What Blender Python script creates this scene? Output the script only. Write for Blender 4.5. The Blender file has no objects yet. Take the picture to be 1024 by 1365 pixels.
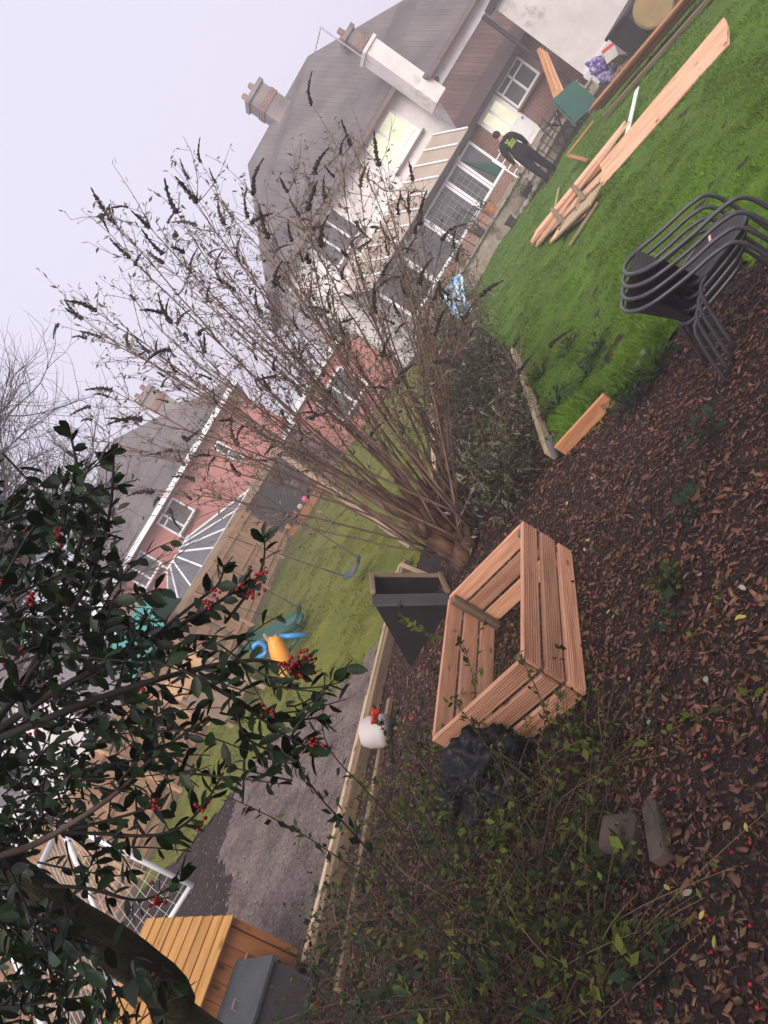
import bpy, math, random
import numpy as np
from mathutils import Vector, Matrix

random.seed(7); rng = np.random.default_rng(7)
S = bpy.context.scene
C = S.collection

# ------------------------------------------------------------------ camera
PITCH, ROLL, CAM_H, FPX = math.radians(9.0), math.radians(31.0), 2.05, 950.0
FW = Vector((0, math.cos(PITCH), -math.sin(PITCH)))
UPV = Vector((0, math.sin(PITCH), math.cos(PITCH)))
RT = Vector((1, 0, 0))
cs, sn = math.cos(ROLL), math.sin(ROLL)
cam_d = bpy.data.cameras.new('camera')
cam = bpy.data.objects.new('camera', cam_d); C.objects.link(cam)
ix = RT * sn - UPV * cs
iy = RT * cs + UPV * sn
cam.matrix_world = Matrix(((ix.x, iy.x, -FW.x, 0), (ix.y, iy.y, -FW.y, 0), (ix.z, iy.z, -FW.z, CAM_H), (0, 0, 0, 1)))
cam_d.sensor_fit = 'VERTICAL'; cam_d.sensor_height = 36.0
cam_d.lens = FPX / 1365.0 * 36.0
cam_d.clip_start = 0.05; cam_d.clip_end = 600
S.camera = cam

# ------------------------------------------------------------------ world, sun, exposure
SKY = 0.80
W = bpy.data.worlds.new('World'); S.world = W; W.use_nodes = True
nt = W.node_tree; bg = nt.nodes['Background']
sky = nt.nodes.new('ShaderNodeTexSky'); sky.sky_type = 'NISHITA'; sky.sun_disc = False
sky.sun_elevation = math.radians(42); sky.sun_rotation = math.radians(192)
sky.air_density = 2.0; sky.dust_density = 6.0
over = nt.nodes.new('ShaderNodeMix'); over.data_type = 'RGBA'
over.inputs['Factor'].default_value = 0.94          # fog: nearly all of the sky is an even pale veil
over.inputs['B'].default_value = (3.2, 3.05, 3.7, 1)
nt.links.new(sky.outputs[0], over.inputs['A'])
nt.links.new(over.outputs['Result'], bg.inputs['Color'])
bg.inputs['Strength'].default_value = 0.1
sun_d = bpy.data.lights.new('sun', 'SUN'); sun_d.energy = 1.5; sun_d.angle = math.radians(48); sun_d.color = (1, .92, .84)
sun = bpy.data.objects.new('sun', sun_d); C.objects.link(sun)
sun.rotation_euler = (math.radians(48), 0, math.radians(-12))
S.view_settings.view_transform = 'Standard'; S.view_settings.look = 'None'
S.view_settings.exposure = 1.45; S.view_settings.gamma = 1.0
S.view_settings.use_curve_mapping = False
S.render.engine = 'CYCLES'
cy = S.cycles
cy.max_bounces = 6; cy.diffuse_bounces = 3; cy.glossy_bounces = 2; cy.transmission_bounces = 4
cy.transparent_max_bounces = 8; cy.volume_bounces = 1
cy.use_denoising = True
cy.sample_clamp_indirect = 6

# ------------------------------------------------------------------ placing helpers (survey of the garden)
def ray(px, py):
    dx, dy = px - 512.0, py - 682.5
    return FW * FPX + RT * (dx * sn - dy * cs) + UPV * (-dx * cs - dy * sn)
def at(px, py, Y):
    d = ray(px, py); d = d * (Y / d.y); return Vector((d.x, d.y, d.z + CAM_H))
def terr(x, y):
    l = -0.9 * np.asarray(x, float) + 0.44 * np.asarray(y, float)
    return 0.48 * np.clip((l - 5) / 7, 0, 1.3)
def gp(px, py, z=0.0):
    d = ray(px, py); t = (z - CAM_H) / d.z; p = d * t; return Vector((p.x, p.y, z))
def gt(px, py, dz=0.0):
    z = 0.0
    for i in range(25):
        q = gp(px, py, z + dz); z = .5 * z + .5 * float(terr(q.x, q.y))
    return q
def V(*a): return Vector(a)

# ------------------------------------------------------------------ materials
def ramp(nt, a, b, p0=.3, p1=.7, mid=None):
    r = nt.nodes.new('ShaderNodeValToRGB'); e = r.color_ramp.elements
    e[0].position = p0; e[0].color = (*a, 1); e[1].position = p1; e[1].color = (*b, 1)
    if mid: m = e.new((p0 + p1) / 2); m.color = (*mid, 1)
    return r
def mat(name, c1, c2=None, scale=6, rough=.8, bump=0, bscale=None, stretch=(1, 1, 1), var='noise', spec=.3, metal=0,
        trans=0, mid=None, p=(.3, .7), fine=None, coat=0, hue=0, emit=None, detail=5, dirt=None):
    m = bpy.data.materials.new(name); m.use_nodes = True
    nt = m.node_tree; b = nt.nodes['Principled BSDF']; L = nt.links.new
    b.inputs['Roughness'].default_value = rough; b.inputs['Specular IOR Level'].default_value = spec
    b.inputs['Metallic'].default_value = metal; b.inputs['Coat Weight'].default_value = coat
    tc = nt.nodes.new('ShaderNodeTexCoord'); mp = nt.nodes.new('ShaderNodeMapping')
    mp.inputs['Scale'].default_value = stretch; L(tc.outputs['Object'], mp.inputs['Vector'])
    oi = nt.nodes.new('ShaderNodeObjectInfo')
    wv = nt.nodes.new('ShaderNodeMath'); wv.operation = 'MULTIPLY'; wv.inputs[1].default_value = 37.0
    L(oi.outputs['Random'], wv.inputs[0])
    def noise(sc, det=detail, rg=.6, dist=0):
        n = nt.nodes.new('ShaderNodeTexNoise'); n.noise_dimensions = '4D'
        n.inputs['Scale'].default_value = sc; n.inputs['Detail'].default_value = det
        n.inputs['Roughness'].default_value = rg; n.inputs['Distortion'].default_value = dist
        L(mp.outputs[0], n.inputs['Vector']); L(wv.outputs[0], n.inputs['W']); return n
    col = None
    if c2 is None: c2 = tuple(x * 1.15 for x in c1)
    if var == 'island':
        g = nt.nodes.new('ShaderNodeNewGeometry'); src = g.outputs['Random Per Island']
    elif var == 'object': src = oi.outputs['Random']
    else: src = noise(scale).outputs['Fac']
    r = ramp(nt, c1, c2, *p, mid=mid) if var == 'noise' else ramp(nt, c1, c2, 0, 1, mid=mid)
    L(src, r.inputs[0]); col = r.outputs[0]
    if fine:
        n2 = noise(fine[0], 3); mx = nt.nodes.new('ShaderNodeMix'); mx.data_type = 'RGBA'; mx.blend_type = 'MULTIPLY'
        mx.inputs['Factor'].default_value = 1.0
        r2 = ramp(nt, (fine[1],) * 3, (fine[2],) * 3, .3, .7); L(n2.outputs['Fac'], r2.inputs[0])
        L(col, mx.inputs['A']); L(r2.outputs[0], mx.inputs['B']); col = mx.outputs['Result']
    if dirt:
        n3 = noise(dirt[0], 6, .7); r3 = ramp(nt, (0, 0, 0), (1, 1, 1), dirt[1], dirt[2]); L(n3.outputs['Fac'], r3.inputs[0])
        mx = nt.nodes.new('ShaderNodeMix'); mx.data_type = 'RGBA'; L(r3.outputs[0], mx.inputs['Factor'])
        L(col, mx.inputs['A']); mx.inputs['B'].default_value = (*dirt[3], 1); col = mx.outputs['Result']
    if hue:
        hs = nt.nodes.new('ShaderNodeHueSaturation'); mr = nt.nodes.new('ShaderNodeMapRange')
        mr.inputs['To Min'].default_value = 1 - hue; mr.inputs['To Max'].default_value = 1 + hue
        L(oi.outputs['Random'], mr.inputs['Value']); L(mr.outputs[0], hs.inputs['Value']); L(col, hs.inputs['Color']); col = hs.outputs[0]
    L(col, b.inputs['Base Color'])
    if bump:
        bn = noise(bscale or scale * 4, 6); bp = nt.nodes.new('ShaderNodeBump')
        bp.inputs['Strength'].default_value = 1.0; bp.inputs['Distance'].default_value = bump
        L(bn.outputs['Fac'], bp.inputs['Height']); L(bp.outputs[0], b.inputs['Normal'])
    if emit:
        L(col, b.inputs['Emission Color']); b.inputs['Emission Strength'].default_value = emit
    if trans:
        tr = nt.nodes.new('ShaderNodeBsdfTranslucent'); ms = nt.nodes.new('ShaderNodeMixShader'); ms.inputs[0].default_value = trans
        L(col, tr.inputs['Color']); L(b.outputs[0], ms.inputs[1]); L(tr.outputs[0], ms.inputs[2])
        L(ms.outputs[0], nt.nodes['Material Output'].inputs['Surface'])
    return m
def wood(name, light, dark, rough=.75, hue=.14, knots=True, grain=26):
    m = mat(name, dark, light, scale=grain, rough=rough, stretch=(.07, 1, 1), bump=.0012, bscale=grain * 2.2, hue=hue, p=(.28, .66), detail=6,
            dirt=(3.5, .56, .82, tuple(v * .6 for v in dark)), spec=.2)
    if knots:
        nt = m.node_tree; L = nt.links.new; b = nt.nodes['Principled BSDF']
        tc = nt.nodes.new('ShaderNodeTexCoord'); mp = nt.nodes.new('ShaderNodeMapping'); mp.inputs['Scale'].default_value = (3.2, 9, 9)
        oi = nt.nodes.new('ShaderNodeObjectInfo'); ad = nt.nodes.new('ShaderNodeVectorMath'); ad.operation = 'ADD'
        ml = nt.nodes.new('ShaderNodeVectorMath'); ml.operation = 'SCALE'; ml.inputs[0].default_value = (31, 17, 5)
        L(oi.outputs['Random'], ml.inputs['Scale']); L(tc.outputs['Object'], mp.inputs['Vector'])
        L(mp.outputs[0], ad.inputs[0]); L(ml.outputs[0], ad.inputs[1])
        vo = nt.nodes.new('ShaderNodeTexVoronoi'); vo.inputs['Scale'].default_value = 1.0; L(ad.outputs[0], vo.inputs['Vector'])
        r = ramp(nt, (.28, .2, .16), (1, 1, 1), .07, .16); L(vo.outputs['Distance'], r.inputs[0])
        mx = nt.nodes.new('ShaderNodeMix'); mx.data_type = 'RGBA'; mx.blend_type = 'MULTIPLY'; mx.inputs['Factor'].default_value = .8
        src = b.inputs['Base Color'].links[0].from_socket
        L(src, mx.inputs['A']); L(r.outputs[0], mx.inputs['B']); L(mx.outputs['Result'], b.inputs['Base Color'])
    return m
def course(name, brick, brick2, mortar, bw, rh, rot=(math.pi / 2, 0, 0), rough=.85, msize=.012, bump=.01, offset=.5):
    """small courses of tiles or bricks too far off to pick apart"""
    m = bpy.data.materials.new(name); m.use_nodes = True; nt = m.node_tree; L = nt.links.new; b = nt.nodes['Principled BSDF']
    tc = nt.nodes.new('ShaderNodeTexCoord'); mp = nt.nodes.new('ShaderNodeMapping'); mp.inputs['Rotation'].default_value = rot
    L(tc.outputs['Object'], mp.inputs['Vector'])
    bt = nt.nodes.new('ShaderNodeTexBrick'); bt.offset = offset
    bt.inputs['Scale'].default_value = 1; bt.inputs['Brick Width'].default_value = bw; bt.inputs['Row Height'].default_value = rh
    bt.inputs['Mortar Size'].default_value = msize
    bt.inputs['Color1'].default_value = (*brick, 1); bt.inputs['Color2'].default_value = (*brick2, 1); bt.inputs['Mortar'].default_value = (*mortar, 1)
    L(mp.outputs[0], bt.inputs['Vector'])
    n = nt.nodes.new('ShaderNodeTexNoise'); n.inputs['Scale'].default_value = .9; n.inputs['Detail'].default_value = 8; L(tc.outputs['Object'], n.inputs['Vector'])
    r = ramp(nt, (.62, .62, .62), (1.2, 1.2, 1.2), .3, .7); L(n.outputs['Fac'], r.inputs[0])
    mx = nt.nodes.new('ShaderNodeMix'); mx.data_type = 'RGBA'; mx.blend_type = 'MULTIPLY'; mx.inputs['Factor'].default_value = 1
    L(bt.outputs['Color'], mx.inputs['A']); L(r.outputs[0], mx.inputs['B']); L(mx.outputs['Result'], b.inputs['Base Color'])
    b.inputs['Roughness'].default_value = rough
    bp = nt.nodes.new('ShaderNodeBump'); bp.inputs['Distance'].default_value = bump; bp.invert = True
    L(bt.outputs['Fac'], bp.inputs['Height']); L(bp.outputs[0], b.inputs['Normal'])
    return m

M = {}
M['soil'] = mat('damp_soil', (.01, .006, .004), (.03, .018, .013), 3, .95, .03, 18, fine=(60, .6, 1.3))
M['mud'] = mat('grey_mud', (.095, .07, .062), (.23, .182, .165), 3.5, .9, .05, 16, fine=(42, .45, 1.3), spec=.12)
M['lawn'] = mat('lawn_turf', (.045, .1, .005), (.1, .185, .009), 2.5, .95, .03, 30, fine=(70, .55, 1.4), dirt=(1.4, .54, .7, (.06, .06, .016)))
M['lawn2'] = mat('mossy_turf', (.085, .105, .01), (.16, .17, .02), 1.6, .95, .03, 30, fine=(60, .6, 1.4), dirt=(3, .62, .8, (.06, .05, .03)))
M['blade'] = mat('grass_blade', (.06, .13, .006), (.16, .29, .016), var='island', rough=.6, trans=.3, fine=(1.6, .55, 1.3))
M['blade2'] = mat('mossy_blade', (.1, .125, .009), (.21, .225, .025), var='island', rough=.6, trans=.3, fine=(1.3, .6, 1.3))
M['chip'] = mat('bark_chip', (.008, .003, .002), (.21, .095, .052), var='island', rough=.6, mid=(.048, .0165, .0085), spec=.35, fine=(1.1, .5, 1.4))
M['litter'] = mat('leaf_litter', (.02, .011, .007), (.16, .12, .06), var='island', rough=.85, mid=(.055, .026, .014), spec=.15)
M['deck'] = wood('larch_decking', (.68, .37, .23), (.37, .165, .088), hue=.28)
M['deckpost'] = wood('greyed_post', (.2, .14, .1), (.1, .065, .045))
M['sleeper'] = wood('pale_softwood', (.52, .4, .26), (.34, .24, .13), hue=.08)
M['sleeper2'] = wood('weathered_softwood', (.28, .2, .12), (.14, .095, .06), hue=.12)
M['orange'] = wood('orange_cladding', (.4, .17, .06), (.24, .085, .025), hue=.1)
M['roofboard'] = wood('honey_boards', (.5, .27, .085), (.3, .145, .04), hue=.12)
M['fresh'] = wood('fresh_sawn_board', (.74, .46, .3), (.5, .27, .16), hue=.18)
M['cedar'] = wood('cedar_board', (.52, .25, .12), (.3, .12, .055), hue=.2)
M['fence'] = wood('fence_board', (.66, .42, .25), (.42, .25, .14), hue=.12, knots=False)
M['playwood'] = wood('play_timber', (.34, .25, .18), (.2, .14, .1), hue=.1)
M['greyfelt'] = mat('grey_felt', (.045, .05, .055), (.07, .075, .08), 5, .85, .002, 200, fine=(120, .8, 1.2))
M['zinc'] = mat('galvanised_steel', (.3, .3, .31), (.5, .5, .5), 30, .4, metal=.8)
M['blackply'] = mat('black_plywood', (.01, .01, .01), (.02, .018, .018), 6, .9, .001, 60, spec=.08)
M['blackfelt'] = mat('dark_grey_edging', (.06, .055, .056), (.085, .078, .078), 6, .85, spec=.15)
M['render'] = mat('white_render', (.66, .63, .62), (.82, .79, .78), 2.5, .9, .004, 40, fine=(1.2, .86, 1.05), dirt=(1.3, .56, .78, (.45, .42, .4)))
M['pale_render'] = mat('stained_render', (.62, .57, .55), (.8, .76, .74), 1.2, .9, .006, 20, dirt=(1.3, .56, .72, (.27, .25, .24)))
M['pink'] = mat('terracotta_render', (.42, .17, .145), (.5, .22, .19), 1.4, .9, .004, 40)
M['upvc'] = mat('white_upvc', (.78, .78, .8), (.85, .85, .86), 3, .35)
M['slate'] = course('roof_tiles', (.118, .1, .1), (.132, .112, .11), (.1, .085, .085), .2, .11, (math.radians(45), 0, 0))
M['browntile'] = course('brown_clay_tiles', (.09, .05, .043), (.12, .068, .058), (.06, .034, .03), .17, .1, (math.radians(45), 0, 0))
M['brick'] = course('red_brick', (.22, .08, .055), (.3, .12, .085), (.3, .25, .22), .225, .075, bump=.006)
M['chimbrick'] = course('pale_brick', (.27, .225, .21), (.24, .195, .18), (.28, .245, .235), .225, .075)
M['glass'] = mat('window_glass', (.06, .06, .065), (.14, .14, .15), 1.5, .06, spec=.6)
M['lead'] = mat('lead_came', (.3, .29, .29), (.4, .39, .39), 8, .6)
M['litglass'] = mat('lit_window', (.5, .48, .33), (.75, .72, .55), 2.2, .2, emit=.28)
M['polyc'] = mat('tan_polycarbonate', (.34, .27, .21), (.42, .34, .27), 1.5, .35)
M['darkmetal'] = mat('dark_metal', (.02, .02, .022), (.035, .034, .036), 12, .38, spec=.5)
M['tubemetal'] = mat('charcoal_tube', (.035, .036, .04), (.06, .06, .066), 8, .32, spec=.6, fine=(90, .8, 1.15))
M['teal'] = mat('teal_canvas', (.04, .2, .19), (.06, .26, .24), 3, .6)
M['green_plastic'] = mat('dark_green_plastic', (.012, .07, .052), (.022, .095, .07), 3, .35, spec=.5)
M['blue_plastic'] = mat('blue_plastic', (.03, .22, .55), (.05, .3, .65), 3, .35, spec=.5)
M['yellow_plastic'] = mat('orange_plastic', (.72, .28, .03), (.85, .38, .05), 3, .35, spec=.5)
M['seatgrey'] = mat('grey_rubber', (.03, .05, .06), (.1, .14, .16), 6, .45)
M['rope'] = mat('rope', (.03, .028, .025), (.06, .055, .05), 40, .9)
M['net'] = mat('white_net', (.6, .6, .58), (.75, .75, .72), 5, .8)
M['person_hood'] = mat('black_sweatshirt', (.008, .008, .009), (.018, .017, .018), 8, .9, .004, 12)
M['person_trouser'] = mat('navy_trousers', (.005, .006, .016), (.01, .012, .028), 8, .9)
M['skin'] = mat('skin', (.42, .23, .17), (.5, .28, .2), 6, .6)
M['hair'] = mat('dark_hair', (.012, .009, .008), (.03, .022, .02), 60, .7)
M['shoe'] = mat('dark_shoe', (.012, .012, .014), (.02, .02, .022), 8, .6)
M['lime'] = mat('lime_print', (.25, .33, .05), (.36, .45, .1), 20, .8)
M['bark'] = mat('mossy_bark', (.012, .012, .005), (.075, .07, .03), 9, .95, .03, 30, stretch=(1, 1, .4))
M['twig'] = mat('brown_twig', (.045, .026, .02), (.1, .06, .045), 12, .9)
M['hollytwig'] = mat('dark_twig', (.012, .011, .007), (.035, .028, .02), 12, .9)
M['paletwig'] = mat('pale_branch', (.07, .045, .034), (.14, .095, .075), 12, .8)
M['budbark'] = mat('peeling_brown_bark', (.025, .012, .008), (.17, .09, .05), 22, .95, .012, 50, stretch=(1, 1, .16))
M['budstem'] = mat('reddish_brown_stem', (.085, .045, .032), (.19, .115, .085), 10, .85, hue=.28)
M['spike'] = mat('dead_flower_spike', (.014, .009, .008), (.045, .028, .024), 60, .95, .004, 120)
M['budleaf'] = mat('grey_green_leaf', (.08, .085, .05), (.28, .27, .2), var='island', rough=.8, trans=.25, mid=(.17, .165, .115))
M['shrubleaf'] = mat('sage_leaf', (.03, .034, .014), (.23, .23, .15), var='island', rough=.8, trans=.25, mid=(.08, .085, .038), spec=.15)
M['holly'] = mat('holly_leaf', (.004, .014, .004), (.022, .055, .01), var='object', rough=.36, trans=.12, spec=.28)
M['holly_many'] = mat('holly_leaf_mass', (.003, .01, .003), (.018, .045, .009), var='island', rough=.38, trans=.12, spec=.25)
M['berry'] = mat('red_berry', (.28, .006, .008), (.42, .015, .012), var='object', rough=.25, spec=.5)
M['weedleaf'] = mat('bramble_leaf', (.012, .02, .004), (.16, .2, .03), var='island', rough=.6, trans=.35, mid=(.034, .054, .011), spec=.15)
M['darkleaf'] = mat('ivy_leaf', (.008, .02, .008), (.03, .055, .022), var='island', rough=.55, trans=.25, spec=.2)
M['straw'] = mat('dry_stem', (.03, .016, .009), (.16, .095, .05), var='island', rough=.85)
M['redleaf'] = mat('red_maple_leaf', (.13, .03, .018), (.24, .075, .045), var='object', rough=.7, trans=.2)
M['paleleaf'] = mat('pale_leaf', (.25, .23, .17), (.45, .43, .35), var='object', rough=.7, trans=.2)
M['yellowleaf'] = mat('yellow_leaf', (.42, .38, .08), (.55, .5, .15), var='object', rough=.7, trans=.2)
M['bag'] = mat('black_plastic_sheet', (.004, .005, .006), (.009, .011, .012), 5, .33, .006, 16, spec=.22)
M['whiteplastic'] = mat('white_plastic', (.4, .36, .34), (.52, .47, .45), 4, .5)
M['redplastic'] = mat('red_plastic', (.55, .02, .02), (.65, .04, .03), 4, .4)
M['stone'] = mat('old_concrete', (.05, .037, .03), (.13, .095, .075), 5, .9, .01, 40, dirt=(4, .55, .7, (.05, .055, .025)))
M['paving'] = mat('pale_paving', (.22, .18, .14), (.42, .36, .29), 3, .85, .004, 30, dirt=(4, .48, .62, (.1, .095, .055)))
M['bluecloth'] = mat('blue_patterned_cloth', (.12, .38, .62), (.68, .76, .85), 9, .7, p=(.42, .56))
M['purple'] = mat('purple_foil_bag', (.06, .04, .16), (.35, .3, .5), 14, .4, p=(.45, .6))
M['tan'] = mat('tan_fabric', (.2, .14, .07), (.27, .19, .1), 5, .9, .003, 60)
M['slategrey'] = mat('charcoal_panel', (.035, .032, .036), (.06, .055, .06), 3, .7)
M['brownwall'] = mat('brown_fascia', (.14, .1, .085), (.2, .15, .125), 3, .85)
M['pinkball'] = mat('pink_ball', (.75, .12, .25), (.8, .16, .3), 3, .4)
M['pipe'] = mat('grey_pipe', (.16, .17, .18), (.26, .27, .28), 10, .5)

# ------------------------------------------------------------------ mesh helpers
WM = {}
def link(o, parent=None, M_=None):
    C.objects.link(o)
    M_ = M_ if M_ is not None else Matrix()
    if parent is not None:
        o.parent = parent; o.matrix_local = WM[parent.name].inverted() @ M_
    else: o.matrix_world = M_
    WM[o.name] = M_
    return o
def tag(o, label=None, cat=None, group=None, kind=None):
    if label: o['label'] = label
    if cat: o['category'] = cat
    if group: o['group'] = group
    if kind: o['kind'] = kind
    return o
def thing(name, loc, label, cat, group=None, rz=0):
    o = bpy.data.objects.new(name, None); o.empty_display_size = .1
    link(o, None, Matrix.Translation(loc) @ Matrix.Rotation(rz, 4, 'Z'))
    return tag(o, label, cat, group)
class MB:
    def __init__(s): s.v = []; s.f = []
    def add(s, vs, fs):
        n = len(s.v); s.v += [tuple(v) for v in vs]; s.f += [tuple(i + n for i in f) for f in fs]; return s
    def box(s, lo, hi, m=None):
        x0, y0, z0 = lo; x1, y1, z1 = hi
        vs = [V(x, y, z) for x in (x0, x1) for y in (y0, y1) for z in (z0, z1)]
        if m is not None: vs = [m @ v for v in vs]
        return s.add(vs, [(0, 1, 3, 2), (4, 6, 7, 5), (0, 4, 5, 1), (2, 3, 7, 6), (0, 2, 6, 4), (1, 5, 7, 3)])
    def tube(s, pts, r, n=6, caps=True):
        pts = [Vector(p) for p in pts]
        rs = r if isinstance(r, (list, tuple)) else [r] * len(pts)
        vs = []; fs = []; prev = None
        for i, p in enumerate(pts):
            t = (pts[min(i + 1, len(pts) - 1)] - pts[max(i - 1, 0)])
            t = t.normalized() if t.length > 1e-9 else V(0, 0, 1)
            if prev is None:
                a = t.cross(V(0, 0, 1))
                if a.length < .1: a = t.cross(V(1, 0, 0))
            else: a = prev - t * prev.dot(t)
            a.normalize(); prev = a; b = t.cross(a)
            for k in range(n):
                q = 2 * math.pi * k / n; vs.append(p + (a * math.cos(q) + b * math.sin(q)) * rs[i])
        for i in range(len(pts) - 1):
            for k in range(n):
                fs.append((i * n + k, i * n + (k + 1) % n, (i + 1) * n + (k + 1) % n, (i + 1) * n + k))
        if caps: fs += [tuple(range(n - 1, -1, -1)), tuple((len(pts) - 1) * n + k for k in range(n))]
        return s.add(vs, fs)
    def sphere(s, c, r, nu=8, nv=6, sc=(1, 1, 1)):
        c = Vector(c); vs = [c + V(0, 0, r * sc[2])]; fs = []
        for j in range(1, nv):
            for i in range(nu):
                a = math.pi * j / nv; b = 2 * math.pi * i / nu
                vs.append(c + V(r * sc[0] * math.sin(a) * math.cos(b), r * sc[1] * math.sin(a) * math.sin(b), r * sc[2] * math.cos(a)))
        vs.append(c - V(0, 0, r * sc[2])); e = len(vs) - 1
        for i in range(nu):
            fs.append((0, 1 + i, 1 + (i + 1) % nu)); fs.append((e, e - nu + (i + 1) % nu, e - nu + i))
            for j in range(nv - 2):
                a = 1 + j * nu; fs.append((a + i, a + nu + i, a + nu + (i + 1) % nu, a + (i + 1) % nu))
        return s.add(vs, fs)
    def build(s, name, m, parent=None, smooth=False, world=True, bevel=0):
        me = bpy.data.meshes.new(name); vs = s.v
        if parent is not None and world:
            inv = WM[parent.name].inverted(); vs = [tuple(inv @ Vector(v)) for v in vs]
        me.from_pydata(vs, [], s.f); me.materials.append(m)
        if smooth: me.polygons.foreach_set('use_smooth', [True] * len(me.polygons))
        o = bpy.data.objects.new(name, me)
        link(o, parent, WM[parent.name] if parent is not None else None)
        if bevel:
            b = o.modifiers.new('bevel', 'BEVEL'); b.width = bevel; b.segments = 1; b.limit_method = 'ANGLE'
        return o
def frame(p0, p1, up):
    x = (p1 - p0).normalized(); y = up.cross(x)
    if y.length < 1e-4: y = V(0, 1, 0).cross(x)
    y.normalize(); z = x.cross(y); c = (p0 + p1) / 2
    return Matrix(((x.x, y.x, z.x, c.x), (x.y, y.y, z.y, c.y), (x.z, y.z, z.z, c.z), (0, 0, 0, 1)))
def plank(name, p0, p1, w, t, m, parent=None, up=V(0, 0, 1), profile=None, bow=0, bevel=.003):
    """a board running from p0 to p1, w across, t thick along up; the mesh lies along its own x so the grain does too"""
    p0, p1 = Vector(p0), Vector(p1); L = (p1 - p0).length
    prof = profile or [(-w / 2, -t / 2), (w / 2, -t / 2), (w / 2, t / 2), (-w / 2, t / 2)]
    n = len(prof); seg = 6 if bow else 1
    vs = []; fs = []
    for i in range(seg + 1):
        x = -L / 2 + L * i / seg; dz = bow * math.sin(math.pi * i / seg)
        vs += [(x, a, b + dz) for a, b in prof]
    for i in range(seg):
        for k in range(n): fs.append((i * n + k, (i + 1) * n + k, (i + 1) * n + (k + 1) % n, i * n + (k + 1) % n))
    fs += [tuple(range(n)), tuple(seg * n + k for k in range(n - 1, -1, -1))]
    me = bpy.data.meshes.new(name); me.from_pydata(vs, [], fs); me.materials.append(m)
    o = bpy.data.objects.new(name, me); link(o, parent, frame(p0, p1, Vector(up)))
    if bevel and not profile:
        b = o.modifiers.new('bevel', 'BEVEL'); b.width = bevel; b.segments = 1
    return o
def groove(w, t, n=6, d=.015):
    """grooved decking section, ridges on the +z face"""
    pts = [(-w / 2, -t / 2), (w / 2, -t / 2), (w / 2, t / 2 - .003), (w / 2 - .006, t / 2)]
    step = (w - .02) / n
    for i in range(n):
        x = w / 2 - .01 - i * step
        pts += [(x, t / 2), (x - step * .14, t / 2 - d), (x - step * .45, t / 2 - d), (x - step * .59, t / 2)]
    pts += [(-w / 2 + .006, t / 2), (-w / 2, t / 2 - .003)]
    return pts
def frames_np(D, U):
    D = D / np.linalg.norm(D, axis=1, keepdims=True)
    Y = np.cross(U, D); n = np.linalg.norm(Y, axis=1, keepdims=True); Y = np.where(n > 1e-5, Y / np.maximum(n, 1e-5), [[0, 1, 0]])
    Z = np.cross(D, Y); return np.stack([D, Y, Z], axis=2)
def scatter(name, tv, tf, P, D, U, L, m, parent=None, wscale=None, smooth=False):
    """one mesh of many small pieces"""
    tv = np.array(tv, float); tf = np.array(tf, np.int32); N = len(P); k = len(tv)
    F = frames_np(np.asarray(D, float), np.asarray(U, float))
    L = np.broadcast_to(np.asarray(L, float), (N,))
    loc = tv[None] * L[:, None, None]
    if wscale is not None: loc[:, :, 1] *= np.asarray(wscale)[:, None]
    vs = np.einsum('nij,nkj->nki', F, loc) + np.asarray(P, float)[:, None, :]
    vs = vs.reshape(-1, 3)
    if parent is not None:
        inv = np.array(WM[parent.name].inverted()); vs = vs @ inv[:3, :3].T + inv[:3, 3]
    fs = (tf[None] + (np.arange(N) * k)[:, None, None]).reshape(-1)
    q = tf.shape[1]; nf = N * len(tf)
    me = bpy.data.meshes.new(name); me.vertices.add(len(vs)); me.vertices.foreach_set('co', vs.ravel())
    me.loops.add(len(fs)); me.loops.foreach_set('vertex_index', fs.astype(np.int32))
    me.polygons.add(nf); me.polygons.foreach_set('loop_start', np.arange(nf, dtype=np.int32) * q)
    me.polygons.foreach_set('loop_total', np.full(nf, q, np.int32))
    if smooth: me.polygons.foreach_set('use_smooth', np.ones(nf, bool))
    me.update(calc_edges=True); me.validate(); me.materials.append(m)
    o = bpy.data.objects.new(name, me)
    return link(o, parent, WM[parent.name] if parent is not None else None)
def mesh_of(name, tv, tf, m):
    me = bpy.data.meshes.new(name); me.from_pydata([tuple(v) for v in tv], [], [tuple(f) for f in tf]); me.materials.append(m); return me
def runit(n):
    a = rng.normal(size=(n, 3)); return a / np.linalg.norm(a, axis=1, keepdims=True)
LEAF6 = ([(0, 0, 0), (.22, .19, .05), (.5, .25, .06), (.78, .16, .02), (1, 0, -.06), (.78, -.16, .02), (.5, -.25, .06), (.22, -.19, .05), (.22, 0, 0), (.5, 0, 0), (.78, 0, -.03)],
         [(0, 8, 1, 1)] )
LEAFH = ([(0, 0, 0), (.2, .16, .05), (.5, .25, .07), (.8, .17, .03), (1.0, 0, -.06), (.8, -.17, .03), (.5, -.25, .07), (.2, -.16, .05), (.2, 0, 0), (.5, 0, .005), (.8, 0, -.02)],
         [(0, 8, 1), (0, 7, 8), (8, 9, 2), (8, 2, 1), (7, 6, 9), (7, 9, 8), (9, 10, 3), (9, 3, 2), (6, 5, 10), (6, 10, 9), (10, 4, 3), (5, 4, 10)])
LEAFS = ([(0, 0, 0), (.45, .22, .04), (1, 0, -.05), (.45, -.22, .04), (.45, 0, -.02)], [(0, 4, 2, 1), (0, 3, 2, 4)])
LEAFN = ([(0, 0, 0), (.4, .1, .03), (1, 0, -.08), (.4, -.1, .03)], [(0, 3, 2, 1)])
BLADE = ([(0, -.07, 0), (0, .07, 0), (1, 0, .0)], [(0, 1, 2)])
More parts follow.
